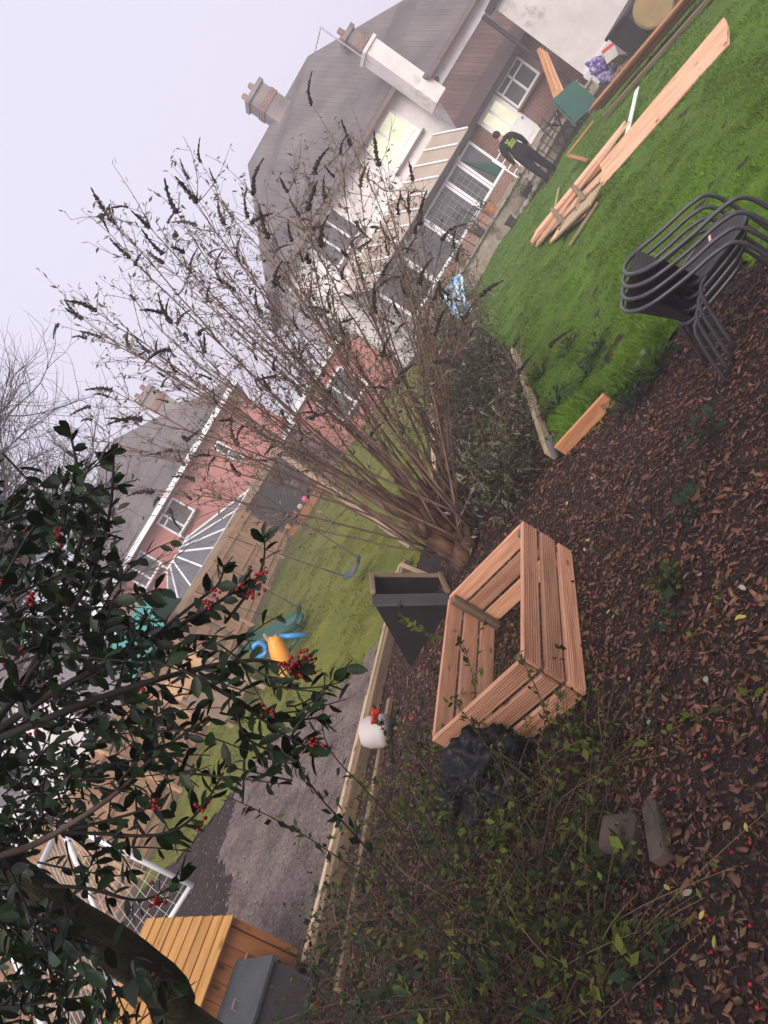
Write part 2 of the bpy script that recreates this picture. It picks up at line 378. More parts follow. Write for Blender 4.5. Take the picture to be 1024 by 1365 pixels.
CHIP = ([(-.5, -.16, -.06), (.5, -.12, -.04), (.45, .14, -.05), (-.45, .17, -.06), (-.46, -.13, .07), (.47, -.1, .05), (.42, .1, .06), (-.42, .13, .05)],
        [(4, 5, 6, 7), (0, 1, 5, 4), (1, 2, 6, 5), (2, 3, 7, 6), (3, 0, 4, 7)])
_wr = np.random.default_rng(3); _wa = _wr.uniform(0, 2 * math.pi, 14); _wf = 1.1 * 1.27 ** np.arange(14); _wp = _wr.uniform(0, 6.28, (5, 14))
def wob(x, y, s=1.0, k=0):
    r = 0
    for i in range(14):
        r = r + _wf[i] ** -.55 * np.sin((x * math.cos(_wa[i] + k) + y * math.sin(_wa[i] + k)) * _wf[i] * s + _wp[k % 5, i])
    return r / 1.9
def inpoly(x, y, poly):
    r = np.zeros(np.shape(x), bool); n = len(poly)
    for i in range(n):
        x0, y0 = poly[i]; x1, y1 = poly[(i + 1) % n]
        c = ((y0 > y) != (y1 > y)) & (x < (x1 - x0) * (y - y0) / (y1 - y0 + 1e-12) + x0); r ^= c
    return r
def grid_mesh(name, xs, ys, zf, m, keep=None):
    X, Y = np.meshgrid(xs, ys); Z = zf(X, Y); nx = len(xs)
    vs = np.stack([X, Y, Z], -1).reshape(-1, 3)
    cx = (X[:-1, :-1] + X[1:, 1:]) / 2; cyy = (Y[:-1, :-1] + Y[1:, 1:]) / 2
    k = np.ones(cx.shape, bool) if keep is None else keep(cx, cyy)
    j, i = np.nonzero(k); a = j * nx + i
    f = np.stack([a, a + 1, a + nx + 1, a + nx], 1)
    used = np.unique(f); rm = np.zeros(len(vs), np.int64); rm[used] = np.arange(len(used)); vs = vs[used]; f = rm[f]
    me = bpy.data.meshes.new(name); me.vertices.add(len(vs)); me.vertices.foreach_set('co', vs.ravel())
    me.loops.add(f.size); me.loops.foreach_set('vertex_index', f.ravel().astype(np.int32))
    me.polygons.add(len(f)); me.polygons.foreach_set('loop_start', np.arange(len(f), dtype=np.int32) * 4)
    me.polygons.foreach_set('loop_total', np.full(len(f), 4, np.int32)); me.polygons.foreach_set('use_smooth', np.ones(len(f), bool))
    me.update(calc_edges=True); me.materials.append(m)
    return link(bpy.data.objects.new(name, me))

# ------------------------------------------------------------------ the ground
def ground_z(x, y):
    near = np.clip((9 - y) / 5, 0, 1)
    return terr(x, y) + .012 * wob(x, y, 2.5) * near
LAWN = [(1.22, 6.0), (1.72, 5.6), (1.95, 5.1), (2.35, 5.2), (2.7, 4.95), (2.95, 4.5), (3.6, 3.6), (5, 1.5), (13, 1.5), (12.6, 14), (11.6, 16.6), (10.3, 17.3), (9.2, 17.9), (8.3, 19.3), (7.2, 20.3), (5.6, 19.8), (2.95, 10.0)]
LAWN2 = [(.45, 9.4), (-.3, 8.55), (-.75, 8.2), (-1.2, 7.9), (-1.8, 8.1), (-3.0, 9.35), (-4.0, 9.9), (-5.9, 10.4), (-7.6, 11.6), (-2.2, 23.4), (1.5, 25), (6.0, 22), (4.6, 18.6)]
MUD = [(-3.25, 4.9), (-.2, 9.2), (-.5, 8.7), (-1.2, 8.1), (-1.8, 8.3), (-3.1, 9.5), (-4.3, 10.1), (-4.6, 8.6), (-4.3, 6.5), (-4.2, 4.9)]
xs = np.concatenate([[-120, -70, -40, -25, -16], np.arange(-12, 14, .12), [16, 25, 40, 70, 120]])
ys = np.concatenate([[-120, -60, -25, -8, -2], np.arange(0, 27, .12), [30, 40, 60, 120]])
tag(grid_mesh('ground', xs, ys, lambda x, y: ground_z(x, y) - .004, M['soil']), kind='structure')
tag(grid_mesh('lawn', np.arange(1, 13.1, .07), np.arange(1.4, 20.5, .07),
    lambda x, y: ground_z(x, y) + .02 + .016 * wob(x, y, 3.1, 2) * 1, M['lawn'],
    lambda x, y: inpoly(x + .07 * wob(x, y, 5), y + .07 * wob(y, x, 5), LAWN)), kind='structure')
tag(grid_mesh('neighbouring_lawn', np.arange(-8, 6.2, .09), np.arange(7.6, 25.2, .09),
    lambda x, y: ground_z(x, y) + .02 + .012 * wob(x, y, 2.4, 1), M['lawn2'],
    lambda x, y: inpoly(x + .09 * wob(x, y, 5), y + .09 * wob(y, x, 5), LAWN2)), kind='structure')
tag(grid_mesh('mud_path', np.arange(-4.8, .2, .05), np.arange(4.8, 10.3, .05),
    lambda x, y: ground_z(x, y) + .034 + .009 * wob(x, y, 6, 3) + .007 * wob(x, y, 15, 1) + .005 * wob(y, x, 31, 2), M['mud'],
    lambda x, y: inpoly(x + .1 * wob(x, y, 4), y + .1 * wob(y, x, 4), MUD)), kind='structure')

# ------------------------------------------------------------------ houses
def prism(mb, poly, y0, y1):
    """extrude an x-z outline from y0 to y1"""
    n = len(poly); vs = [(x, y0, z) for x, z in poly] + [(x, y1, z) for x, z in poly]
    mb.add(vs, [tuple(range(n)), tuple(range(2 * n - 1, n - 1, -1))] + [(i, i + n, (i + 1) % n + n, (i + 1) % n) for i in range(n)])
    return mb
def slab(mb, quad, t):
    q = [Vector(p) for p in quad]; n = (q[1] - q[0]).cross(q[2] - q[0]).normalized()
    if n.z < 0: n = -n
    k = len(q); vs = q + [p - n * t for p in q]
    mb.add(vs, [tuple(range(k)), tuple(range(2 * k - 1, k - 1, -1))] + [(i, (i + 1) % k, (i + 1) % k + k, i + k) for i in range(k)]); return mb
def window(parent, x0, x1, z0, z1, y, glass='glass', mull=(), trans=(), sill=True, name='window', fr=.07, panes=None):
    """upvc casement standing 4 cm proud of the wall face at y (the wall faces -y)"""
    w = MB()
    f = fr
    w.box((x0, y - .05, z0), (x0 + f, y + .03, z1)); w.box((x1 - f, y - .05, z0), (x1, y + .03, z1))
    w.box((x0 + f, y - .049, z0), (x1 - f, y + .03, z0 + f)); w.box((x0 + f, y - .049, z1 - f), (x1 - f, y + .03, z1))
    o = w.build(name, M['upvc'], parent)
    for m_ in mull: MB().box((m_ - .035, y - .047, z0 + f), (m_ + .035, y + .02, z1 - f)).build('mullion', M['upvc'], o)
    for (a, b, c) in trans: MB().box((a, y - .046, c - .03), (b, y + .02, c + .03)).build('transom', M['upvc'], o)
    cols = [x0 + f] + [m_ for m_ in mull] + [x1 - f]
    for i in range(len(cols) - 1):
        MB().box((cols[i] + .002, y - .015, z0 + f - .01), (cols[i + 1] - .002, y - .005, z1 - f + .01)).build('pane', M[glass if panes is None else panes[i]], o)
    if sill: MB().box((x0 - .08, y - .14, z0 - .07), (x1 + .08, y + .02, z0 - .002)).build('sill', M['brownwall'], o)
    return o

hA = thing('house', (8, 24.5, 0), 'white rendered house with dark hipped roof and tall chimneys behind the person', 'house')
MB().box((4.7, 24.5, 0), (12.35, 31.5, 5.3)).build('wall', M['render'], hA)
MB().box((12.35, 23.5, 0), (17.2, 31.5, 4.5)).build('side_wall', M['render'], hA)
rf = MB()
EX0, EX1, EY, EZ, RY, RZ = 4.2, 12.45, 24.15, 5.28, 28.0, 8.8
R0, R1 = V(8.5, RY, RZ), V(13.1, RY, 8.95)
rf.add([(EX0, EY, EZ), (EX1, EY, EZ), R1, R0, (EX0, 32, EZ), (17.6, 32, 4.42), (17.6, 23.2, 4.42), (EX1, 23.2, 4.42), (EX0, EY, EZ - .12), (EX1, EY, EZ - .12), (EX1, 23.2, 4.3), (17.6, 23.2, 4.3), (EX0, 32, EZ - .12), (17.6, 32, 4.3)],
       [(0, 1, 2, 3), (1, 7, 6, 2), (6, 5, 2), (5, 4, 3, 2), (4, 0, 3), (0, 8, 9, 1), (1, 9, 10, 7), (7, 10, 11, 6), (6, 11, 13, 5), (4, 12, 8, 0), (5, 13, 12, 4), (8, 12, 13, 11, 10, 9)])
roofA = rf.build('roof', M['slate'], hA)
MB().box((4.25, 24.03, 5.1), (12.3, 24.14, 5.24)).build('gutter', M['brownwall'], hA)
MB().box((12.5, 23.08, 4.26), (17.6, 23.19, 4.39)).build('gutter', M['brownwall'], hA)
def chimney(x0, x1, y0, y1, z0, z1, parent, pots, m='chimbrick', capw=.07):
    ch = MB().box((x0, y0, z0), (x1, y1, z1)).build('chimney', M[m], parent)
    MB().box((x0 - capw, y0 - capw, z1 + .001), (x1 + capw, y1 + capw, z1 + .16)).build('chimney_cap', M['chimbrick'], ch)
    MB().box((x0 - .03, y0 - .03, z1 - .62), (x1 + .03, y1 + .03, z1 - .36)).build('chimney_band', M['brick'], ch)
    for i in range(pots):
        xx = x0 + (x1 - x0) * (i + .5) / pots
        MB().tube([(xx, (y0 + y1) / 2, z1 + .16), (xx, (y0 + y1) / 2, z1 + .45)], [.12, .1], 10).build('chimney_pot', M['brick'], ch)
    return ch
chimney(10.3, 11.2, 27.6, 28.4, 8.3, 9.75, roofA, 2)
chimney(13.3, 13.8, 25.8, 26.3, 6.4, 7.6, roofA, 1)
st = MB().box((12.05, 23.3, 3.7), (12.62, 24.05, 6.35)).build('rendered_stack', M['pale_render'], hA)
MB().box((12.0, 23.25, 6.352), (12.67, 24.1, 6.46)).build('chimney_cap', M['pale_render'], st)
an = MB().tube([(12.02, 23.6, 6.2), (12.02, 23.6, 8.0)], .022, 6).tube([(11.95, 23.6, 7.95), (11.3, 23.6, 7.75)], .015, 5)
for i in range(5):
    x = 11.9 - .13 * i; z = 7.93 - .04 * i; an.tube([(x, 23.42, z), (x, 23.78, z)], .008, 4)
an.build('aerial', M['zinc'], hA)
window(hA, 9.95, 11.6, 3.75, 5.02, 24.5, 'litglass', mull=(10.75,), trans=((10.79, 11.53, 4.0),))
window(hA, 6.2, 7.8, 3.75, 5.0, 24.5, 'glass', mull=(6.75, 7.3))
MB().tube([(12.75, 23.47, 4.1), (12.75, 23.38, 4.1)], .07, 10).build('vent', M['darkmetal'], hA)
MB().tube([(9.55, 24.42, 5.1), (9.55, 24.42, 3.3)], .045, 8).build('downpipe', M['upvc'], hA)
# kitchen, brick, with a tiled lean-to roof
kt = MB().box((11.2, 22.3, 0), (16.5, 23.49, 2.5)).build('kitchen_wall', M['brick'], hA)
slab(MB(), [(11.0, 22.0, 2.45), (16.9, 22.0, 2.45), (16.9, 23.48, 3.88), (12.35, 23.48, 3.88)], .09).build('kitchen_roof', M['browntile'], hA)
MB().box((11.0, 21.9, 2.3), (16.9, 21.995, 2.42)).build('gutter', M['darkmetal'], hA)
window(hA, 12.85, 14.15, 1.42, 2.3, 22.3, 'glass', mull=(13.5,), trans=((12.92, 13.46, 2.05), (13.54, 14.08, 2.05)))
dr = MB().box((11.75, 22.26, .52), (12.8, 22.35, 2.32)).build('door', M['upvc'], hA)
MB().box((11.9, 22.245, 1.3), (12.22, 22.258, 2.15)).build('pane', M['litglass'], dr)
MB().box((12.33, 22.245, 1.3), (12.65, 22.258, 2.15)).build('pane', M['litglass'], dr)
MB().box((11.95, 22.245, .68), (12.6, 22.256, 1.1)).build('door_panel', M['upvc'], dr)
MB().box((12.66, 22.19, 1.18), (12.72, 22.256, 1.22)).build('handle', M['zinc'], dr)
# glazed lean-to
LX0, LX1, LY = 5.4, 10.85, 21.5
lt = MB().box((LX0, LY, 0), (LX1, LY + .1, .85)).build('lean_to_base', M['brick'], hA)
slab(MB(), [(LX0, 21.3, 2.42), (LX1 + .15, 21.3, 2.42), (LX1 + .9, 24.48, 3.35), (LX0, 24.48, 3.35)], .03).build('lean_to_roof', M['polyc'], hA)
n = 10
for i in range(n + 1):
    x = LX0 + (LX1 + .1 - LX0) * i / n; x2 = LX0 + (LX1 + .85 - LX0) * i / n
    plank('glazing_bar', (x, 21.28, 2.45), (x2, 24.46, 3.38), .05, .035, M['upvc'], hA, bevel=0)
MB().box((LX0, 21.2, 2.25), (LX1 + .15, 21.29, 2.4)).build('lean_to_beam', M['darkmetal'], hA)
cols = [5.45, 6.6, 7.75, 8.9, 9.42, 10.02, 10.8]
cols = [5.45, 6.75, 8.05, 9.35, 10.05, 10.8]
for i in range(len(cols) - 1):
    x0, x1 = cols[i], cols[i + 1]
    w = window(hA, x0 + .01, x1 - .01, .86, 2.22, LY + .05, 'glass', sill=False, fr=.08)
    if i in (2, 3):
        nx, nz = (5, 6) if i == 2 else (3, 6)
        for a in range(1, nx): MB().box((x0 + (x1 - x0) * a / nx - .006, LY - .0, .95), (x0 + (x1 - x0) * a / nx + .006, LY + .03, 2.14)).build('glazing_bar', M['lead'], w)
        for b in range(1, nz): MB().box((x0 + .09, LY - .002, .94 + 1.2 * b / nz - .006), (x1 - .09, LY + .028, .94 + 1.2 * b / nz + .006)).build('glazing_bar', M['lead'], w)
MB().add([(10.15, 21.49, 2.1), (10.75, 21.49, 1.0), (10.4, 21.49, .98), (10.15, 21.6, 2.1), (10.75, 21.6, 1.0), (10.4, 21.6, .98)], [(0, 1, 2), (3, 5, 4), (0, 3, 4, 1), (1, 4, 5, 2), (2, 5, 3, 0)]).build('folded_blind', M['green_plastic'], hA)

hB = thing('house', (-3.5, 26, 0), 'terracotta pink rendered house with white windows and grey hipped roof', 'house')
MB().box((-8.2, 26, 0), (1.0, 33.5, 4.95)).build('wall', M['pink'], hB)
rb = MB()
a0, a1, ey, ez = -8.6, 1.3, 25.65, 4.98
P0, P1 = V(-4.3, 30, 8.25), V(-3.1, 30, 8.25)
rb.add([(a0, ey, ez), (a1, ey, ez), P1, P0, (a1, 34, ez), (a0, 34, ez), (a0, ey, ez - .1), (a1, ey, ez - .1), (a1, 34, ez - .1), (a0, 34, ez - .1)],
       [(0, 1, 2, 3), (1, 4, 2), (4, 5, 3, 2), (5, 0, 3), (0, 6, 7, 1), (1, 7, 8, 4), (5, 9, 6, 0), (4, 8, 9, 5), (6, 9, 8, 7)])
roofB = rb.build('roof', M['slate'], hB)
chimney(-1.3, -.5, 29.3, 30, 6.0, 7.9, roofB, 2)
MB().box((-8.6, 25.52, 4.8), (1.3, 25.64, 4.97)).build('fascia', M['upvc'], hB)
window(hB, -4.5, -3.4, 3.8, 4.72, 26, mull=(-4.1,), trans=((-4.43, -4.14, 4.45),))
window(hB, -6.7, -5.6, 3.85, 4.72, 26, mull=(-6.3,))
window(hB, -1.2, -.85, 3.3, 4.4, 26, trans=((-1.13, -.92, 3.85),), sill=False)
MB().box((1.0, 25.2, 0), (5.6, 29, 2.5)).build('extension_wall', M['pink'], hB)
MB().box((.98, 25.0, 2.502), (5.8, 29.1, 2.68)).build('extension_roof', M['upvc'], hB)
window(hB, 2.0, 3.6, .9, 2.1, 25.2, mull=(2.8,))
# conservatory
cv = thing('conservatory', (-4.6, 24.6, .4), 'glass conservatory with white glazing bars against the pink house', 'conservatory')
MB().box((-6.9, 24.2, .4), (-1.9, 25.95, 2.5)).build('glazed_wall', M['glass'], cv)
pts0 = [(-6.9, 24.1, 2.5), (-1.7, 24.1, 2.5)]; tops = [(-5.6, 25.3, 3.5), (-4.3, 25.3, 3.5)]
slab(MB(), [pts0[0], pts0[1], tops[1], tops[0]], .03).build('roof_glass', M['glass'], cv)
slab(MB(), [pts0[1], (-1.7, 25.95, 2.5), tops[1]], .03).build('roof_glass', M['glass'], cv)
slab(MB(), [tops[0], tops[1], (-4.3, 25.95, 3.4), (-5.6, 25.95, 3.4)], .03).build('roof_glass', M['glass'], cv)
for i in range(8):
    t = i / 7
    plank('glazing_bar', Vector(pts0[0]).lerp(Vector(pts0[1]), t) + V(0, 0, .025), Vector(tops[0]).lerp(Vector(tops[1]), t) + V(0, 0, .025), .06, .04, M['upvc'], cv, bevel=0)
plank('ridge_bar', V(-5.7, 25.3, 3.53), V(-4.2, 25.3, 3.53), .09, .06, M['upvc'], cv, bevel=0)
plank('hip_bar', V(-1.7, 24.1, 2.53), V(-4.3, 25.3, 3.53), .08, .05, M['upvc'], cv, bevel=0)
plank('eaves_bar', V(-6.95, 24.05, 2.5), V(-1.65, 24.05, 2.5), .1, .1, M['upvc'], cv, bevel=0)
for x in (-5.55, -4.35): MB().tube([(x, 25.3, 3.55), (x, 25.3, 3.68)], .02, 6).sphere((x, 25.3, 3.72), .06).build('finial', M['upvc'], cv)

ga = thing('outbuilding', (-2, 23.9, .4), 'long low brown outbuilding with white gutter behind the timber fence', 'outbuilding')
A0, A1 = at(258, 772, 22.6), at(385, 560, 24.4)
A0.z = 0; A1.z = 0
dirn = (A1 - A0).normalized(); nrm = V(-dirn.y, dirn.x, 0)
def qbox(mb, a, b, z0, z1, d0, d1):
    vs = [a + nrm * d0, b + nrm * d0, b + nrm * d1, a + nrm * d1]
    mb.add([v + V(0, 0, z0) for v in vs] + [v + V(0, 0, z1) for v in vs], [(3, 2, 1, 0), (4, 5, 6, 7), (0, 1, 5, 4), (1, 2, 6, 5), (2, 3, 7, 6), (3, 0, 4, 7)]); return mb
qbox(MB(), A0, A1, .3, 2.36, 0, .9).build('wall', M['brownwall'], ga)
qbox(MB(), A0, A1, 2.362, 2.52, -.08, .95).build('gutter', M['upvc'], ga)

hC = thing('house', (-14, 22, 0), 'pale grey house half hidden by the holly leaves', 'house')
MB().box((-21, 21, 0), (-9.3, 27, 5.2)).build('wall', M['pale_render'], hC)
MB().add([(-21.4, 20.7, 5.2), (-8.9, 20.7, 5.2), (-8.9, 27.3, 5.2), (-21.4, 27.3, 5.2), (-18, 24, 8), (-12.2, 24, 8)], [(0, 1, 5, 4), (1, 2, 5), (2, 3, 4, 5), (3, 0, 4), (3, 2, 1, 0)]).build('roof', M['slate'], hC)
window(hC, -13, -11.4, 3.3, 4.6, 21, mull=(-12.2,)); window(hC, -13, -11.2, .9, 2.3, 21, mull=(-12.1,))

hD = thing('garage', (13, 19.2, 0), 'stained white rendered garage beside the brick kitchen', 'garage')
g0, g1 = V(13.0, 19.4, 0), V(17.5, 12.6, 0)
dd = (g1 - g0).normalized(); nr = V(-dd.y, dd.x, 0)
def gbox(mb, a, b, z0, z1, d0, d1):
    vs = [a + nr * d0, b + nr * d0, b + nr * d1, a + nr * d1]
    mb.add([v + V(0, 0, z0) for v in vs] + [v + V(0, 0, z1) for v in vs], [(3, 2, 1, 0), (4, 5, 6, 7), (0, 1, 5, 4), (1, 2, 6, 5), (2, 3, 7, 6), (3, 0, 4, 7)]); return mb
gbox(MB(), g0, g1, 0, 3.4, 0, 5).build('wall', M['pale_render'], hD)
gbox(MB(), g0 - dd * .02, g1, 0, .45, -.06, -.004).build('plinth', M['render'], hD)
gbox(MB(), g0 - dd * .15, g1, 3.402, 3.6, -.15, 5.1).build('roof', M['slategrey'], hD)
MB().tube([(12.85, 19.75, .2), (12.85, 19.75, 3.6)], .06, 8).build('downpipe', M['darkmetal'], hD)

# ------------------------------------------------------------------ patio
pt = MB()
tag(MB().box((5.2, 19.6, -.3), (12.9, 22.28, .5)).build('patio', M['paving']), kind='structure')
step = tag(MB().box((9.4, 18.9, -.3), (12.7, 19.6, .26)).build('patio_step', M['paving']), kind='structure')
for i in range(9):
    x = 9.42 + i * .37
    MB().box((x, 18.84, .262), (x + .35, 19.58, .3)).build('paving_slab', M['paving'], step, bevel=.006)
for i in range(12):
    x = 5.25 + i * .64
    MB().box((x, 19.52, .502), (x + .61, 20.1, .545)).build('paving_slab', M['paving'], bpy.data.objects['patio'], bevel=.006)

# ------------------------------------------------------------------ timber planter (hero)
pl = thing('timber_planter', (-.3, 4.4, 0), 'open square planter of grooved larch boards standing on the bark chips', 'planter')
cn = {'n': V(-.285, 3.59, 0), 'r': V(.43, 4.73, 0), 'b': V(-.3, 5.3, 0), 'l': V(-1.02, 4.09, 0)}
BH, BG, BT = .117, .033, .03
def side(a, b, ext0, ext1, inset=0):
    d = (b - a).normalized(); out = V(d.y, -d.x, 0)
    for k in range(3):
        z = .02 + BH / 2 + k * (BH + BG)
        jit = V(0, 0, random.uniform(-.003, .003))
        plank('slat', a - d * ext0 + V(0, 0, z) + jit, b + d * ext1 + V(0, 0, z) + jit, BH, BT, M['deck'], pl, up=out, profile=groove(BH, BT))
side(cn['n'], cn['r'], 0.0, 0.0)
side(cn['l'], cn['n'], 0.0, -BT - .002)
side(cn['r'], cn['b'], -BT - .002, 0.0)
side(cn['b'], cn['l'], -BT - .002, -BT - .002)
ctr = sum(cn.values(), V(0, 0, 0)) / 4
for k, c in cn.items():
    q = c.lerp(ctr, .085); d = (cn['r'] - cn['n']).normalized()
    plank('corner_post', q + V(0, 0, .0), q + V(0, 0, .425), .062, .062, M['deckpost'], pl, up=d)

# ------------------------------------------------------------------ wedge-shaped cold frame
cf = thing('cold_frame', (-.8, 6.8, 0), 'black wedge shaped cold frame with open timber lid frame beside the planter', 'cold frame')
A, B_, C_ = V(-.79, 6.55, .63), V(-1.15, 6.62, .0), V(-.42, 6.5, .0)
bk = V(.16, .62, .04)
def tri_panel(a, b, c, d, m, name):
    n = d.normalized(); t = n * .018
    MB().add([a, b, c, a + t, b + t, c + t], [(0, 1, 2), (5, 4, 3), (0, 3, 4, 1), (1, 4, 5, 2), (2, 5, 3, 0)]).build(name, m, cf)
tri_panel(A, B_, C_, bk, M['blackply'], 'end_panel')
tri_panel(A + bk, B_ + bk, C_ + bk, -bk, M['blackply'], 'end_panel')
slab(MB(), [A + V(-.004, 0, .002), B_, B_ + bk, A + bk], .015).build('side_panel', M['blackply'], cf)
u = (C_ - A); s0 = V(.012, 0, .02)
slab(MB(), [A + s0 + V(-.02, -.012, 0), C_ + s0 + V(-.01, -.012, .02), C_ + bk * .34 + s0, A + bk * .34 + s0 + V(-.02, 0, 0)], .02).build('lid_panel', M['blackfelt'], cf)
sn_ = u.cross(bk).normalized(); sn_ = sn_ if sn_.z > 0 else -sn_
plank('frame_rail', A + bk * .36 + s0, A + bk * 1.02 + s0, .05, .04, M['sleeper2'], cf, up=sn_)
plank('frame_rail', C_ + bk * .36 + s0, C_ + bk * 1.02 + s0 + V(0, 0, .03), .05, .04, M['sleeper2'], cf, up=sn_)
plank('frame_rail', A + bk + s0 + u * .04, C_ + bk + s0 - u * .04, .04, .035, M['sleeper2'], cf, up=sn_)
for dx in (0.0, .11):
    tag(plank('timber_stake', V(-.42 + dx, 7.45, -.1), V(-.5 + dx, 7.5, .42), .05, .02, M['sleeper'], None, up=V(0, 1, 0)),
        'pale pointed stake standing in the soil behind the cold frame', 'stake', 'stakes behind the cold frame')

# ------------------------------------------------------------------ boundary sleepers and edging boards
def beam(p0, p1, w, h, m, name, label, cat, group=None, lift=0.0):
    p0, p1 = Vector(p0), Vector(p1); p0.z = float(terr(p0.x, p0.y)) + h / 2 + lift; p1.z = float(terr(p1.x, p1.y)) + h / 2 + lift
    return tag(plank(name, p0, p1, w, h, m, None, bevel=.006), label, cat, group)
b0, b1 = V(-3.06, 4.83, 0), V(-.48, 8.95, 0)
bd = (b1 - b0).normalized(); bn = V(bd.y, -bd.x, 0)
beam(b0 + bd * .02, b0 + bd * 2.6, .06, .12, M['sleeper'], 'timber_rail', 'pale softwood rail beside the grey mud path near the coop', 'rail')
beam(b0 + bd * 2.62, b1, .06, .115, M['sleeper'], 'timber_rail', 'pale softwood rail running along the mud path to the cold frame', 'rail')
beam(b0 + bn * .1 + bd * .1, b1 + bn * .1, .07, .11, M['sleeper2'], 'lower_timber_rail', 'weathered lower rail lying alongside the pale rail', 'rail')
beam(b0 + bn * .52 - bd * .3, b0 + bn * .4 + bd * 2.3, .06, .05, M['sleeper2'], 'buried_timber_rail', 'grey timber half buried in weeds between coop and planter', 'rail')
beam(gt(592, 665), gt(583, 517), .11, .16, M['sleeper'], 'timber_rail', 'pale timber rail on the mossy lawn behind the buddleia stems', 'rail')
beam((1.2, 6.1, 0), (2.92, 9.95, 0), .05, .12, M['sleeper'], 'edging_board', 'long pale edging board between the sage shrub and the lawn', 'board')
beam((1.24, 5.93, 0), (1.74, 5.55, 0), .04, .13, M['cedar'], 'edging_board', 'short orange edging board between the lawn corner and bark chips', 'board')
def pipe(p0, p1, r, label):
    o = MB(); n = 14; p0, p1 = Vector(p0), Vector(p1)
    o.tube([p0, p1], r, n, caps=False).tube([p1, p0], r * .86, n, caps=False)
    return tag(o.build('plastic_pipe', M['pipe'], None, smooth=True), label, 'pipe')
pipe((1.98, 5.35, .06), (2.15, 5.39, .07), .028, 'short grey plastic pipe lying in long grass by the chairs')
pipe((1.2, 6.02, .05), (1.27, 5.9, .22), .034, 'grey pipe stub standing at the corner of the edging boards')

# ------------------------------------------------------------------ stacked garden chairs
def smooth_path(pts, n=6):
    pts = [Vector(p) for p in pts]; out = []
    for i in range(len(pts) - 1):
        a, b, c, d = pts[max(i - 1, 0)], pts[i], pts[i + 1], pts[min(i + 2, len(pts) - 1)]
        for k in range(n):
            t = k / n; out.append(.5 * ((2 * b) + (c - a) * t + (2 * a - 5 * b + 4 * c - d) * t * t + (3 * b - a - 3 * c + d) * t ** 3))
    return out + [pts[-1]]
weave = mat('woven_rattan', (.012, .011, .012), (.05, .046, .046), 1, .55, spec=.4)
nt_ = weave.node_tree; bb = nt_.nodes['Principled BSDF']
tc_ = nt_.nodes.new('ShaderNodeTexCoord'); ck = nt_.nodes.new('ShaderNodeTexChecker'); ck.inputs['Scale'].default_value = 130
ck.inputs['Color1'].default_value = (.014, .013, .014, 1); ck.inputs['Color2'].default_value = (.06, .055, .055, 1)
nt_.links.new(tc_.outputs['Object'], ck.inputs['Vector']); nt_.links.new(ck.outputs['Color'], bb.inputs['Base Color'])
bpn = nt_.nodes.new('ShaderNodeBump'); bpn.inputs['Distance'].default_value = .003
nt_.links.new(ck.outputs['Fac'], bpn.inputs['Height']); nt_.links.new(bpn.outputs[0], bb.inputs['Normal'])
def chair(loc, rz, label):
    t = thing('garden_chair', loc, label, 'chair', None, rz)
    Mx = WM[t.name]; w = lambda *a: Mx @ V(*a)
    hw = .285
    rail = [(.34, -hw, 0), (.33, -hw, .3), (.3, -hw, .53), (.2, -hw, .6), (0, -hw - .005, .645), (-.2, -hw + .01, .7), (-.3, -.17, .73), (-.33, 0, .735)]
    rail += [(x, -y, z) for x, y, z in reversed(rail[:-1])]
    MB().tube([w(*p) for p in smooth_path(rail)], .0135, 8).build('arm_rail', M['tubemetal'], t, smooth=True)
    for s in (-1, 1):
        MB().tube([w(*p) for p in smooth_path([(-.1, s * .22, .41), (-.2, s * .225, .36), (-.33, s * .25, .0)], 4)], .0125, 8).build('leg', M['tubemetal'], t, smooth=True)
    # woven seat and curved back
    ring = []
    for i in range(24):
        a = 2 * math.pi * i / 24; c, s = math.cos(a), math.sin(a)
        ring.append((.03 + .235 * math.copysign(abs(c) ** .55, c), .23 * math.copysign(abs(s) ** .55, s)))
    mb = MB(); vs = [w(x, y, .425) for x, y in ring] + [w(x, y, .40) for x, y in ring] + [w(.03, 0, .412), w(.03, 0, .4)]
    fs = []
    for i in range(24):
        j = (i + 1) % 24; fs += [(i, j, 48), (24 + j, 24 + i, 49), (i, 24 + i, 24 + j, j)]
    mb.add(vs, fs).build('seat', weave, t)
    MB().tube([w(x, y, .42) for x, y in ring + ring[:1]], .013, 7).build('seat_rim', M['tubemetal'], t, smooth=True)
    mb = MB(); nu, nv = 14, 6; vs = []; fs = []
    for j in range(nv + 1):
        for i in range(nu + 1):
            a = -1 + 2 * i / nu; z = .43 + (.715 - .43) * j / nv
            wd = .2 + .06 * j / nv; xb = -.19 - .125 * j / nv + .1 * a * a * (.6 + .8 * j / nv)
            vs.append(w(xb, a * wd, z - .015 * a * a * (j / nv)))
    k = (nu + 1) * (nv + 1); vs += [v + (Mx.to_3x3() @ V(-.012, 0, 0)) for v in vs[:k]]
    for j in range(nv):
        for i in range(nu):
            q = j * (nu + 1) + i; fs += [(q, q + 1, q + nu + 2, q + nu + 1), (k + q, k + q + nu + 1, k + q + nu + 2, k + q + 1)]
    mb.add(vs, fs).build('backrest', weave, t, smooth=True)
    return t
wordz = ['lowest of the stacked charcoal rattan garden chairs, feet on the bark chips', 'second rattan garden chair up in the charcoal stack beside the lawn',
         'third rattan garden chair up in the charcoal stack beside the lawn', 'topmost rattan garden chair of the charcoal stack beside the lawn']
CH = V(2.13, 4.1, .01)
for i in range(4):
    chair(CH + V(.052 * i, -.024 * i, .042 * i), math.radians(-27 + i * 1.0), wordz[i])
plank('wood_splinter', V(2.3, 3.95, .585), V(2.42, 4.07, .59), .018, .006, M['fresh'], None)
tag(bpy.data.objects['wood_splinter'], 'thin pale wood splinter lying on the topmost chair seat', 'splinter')

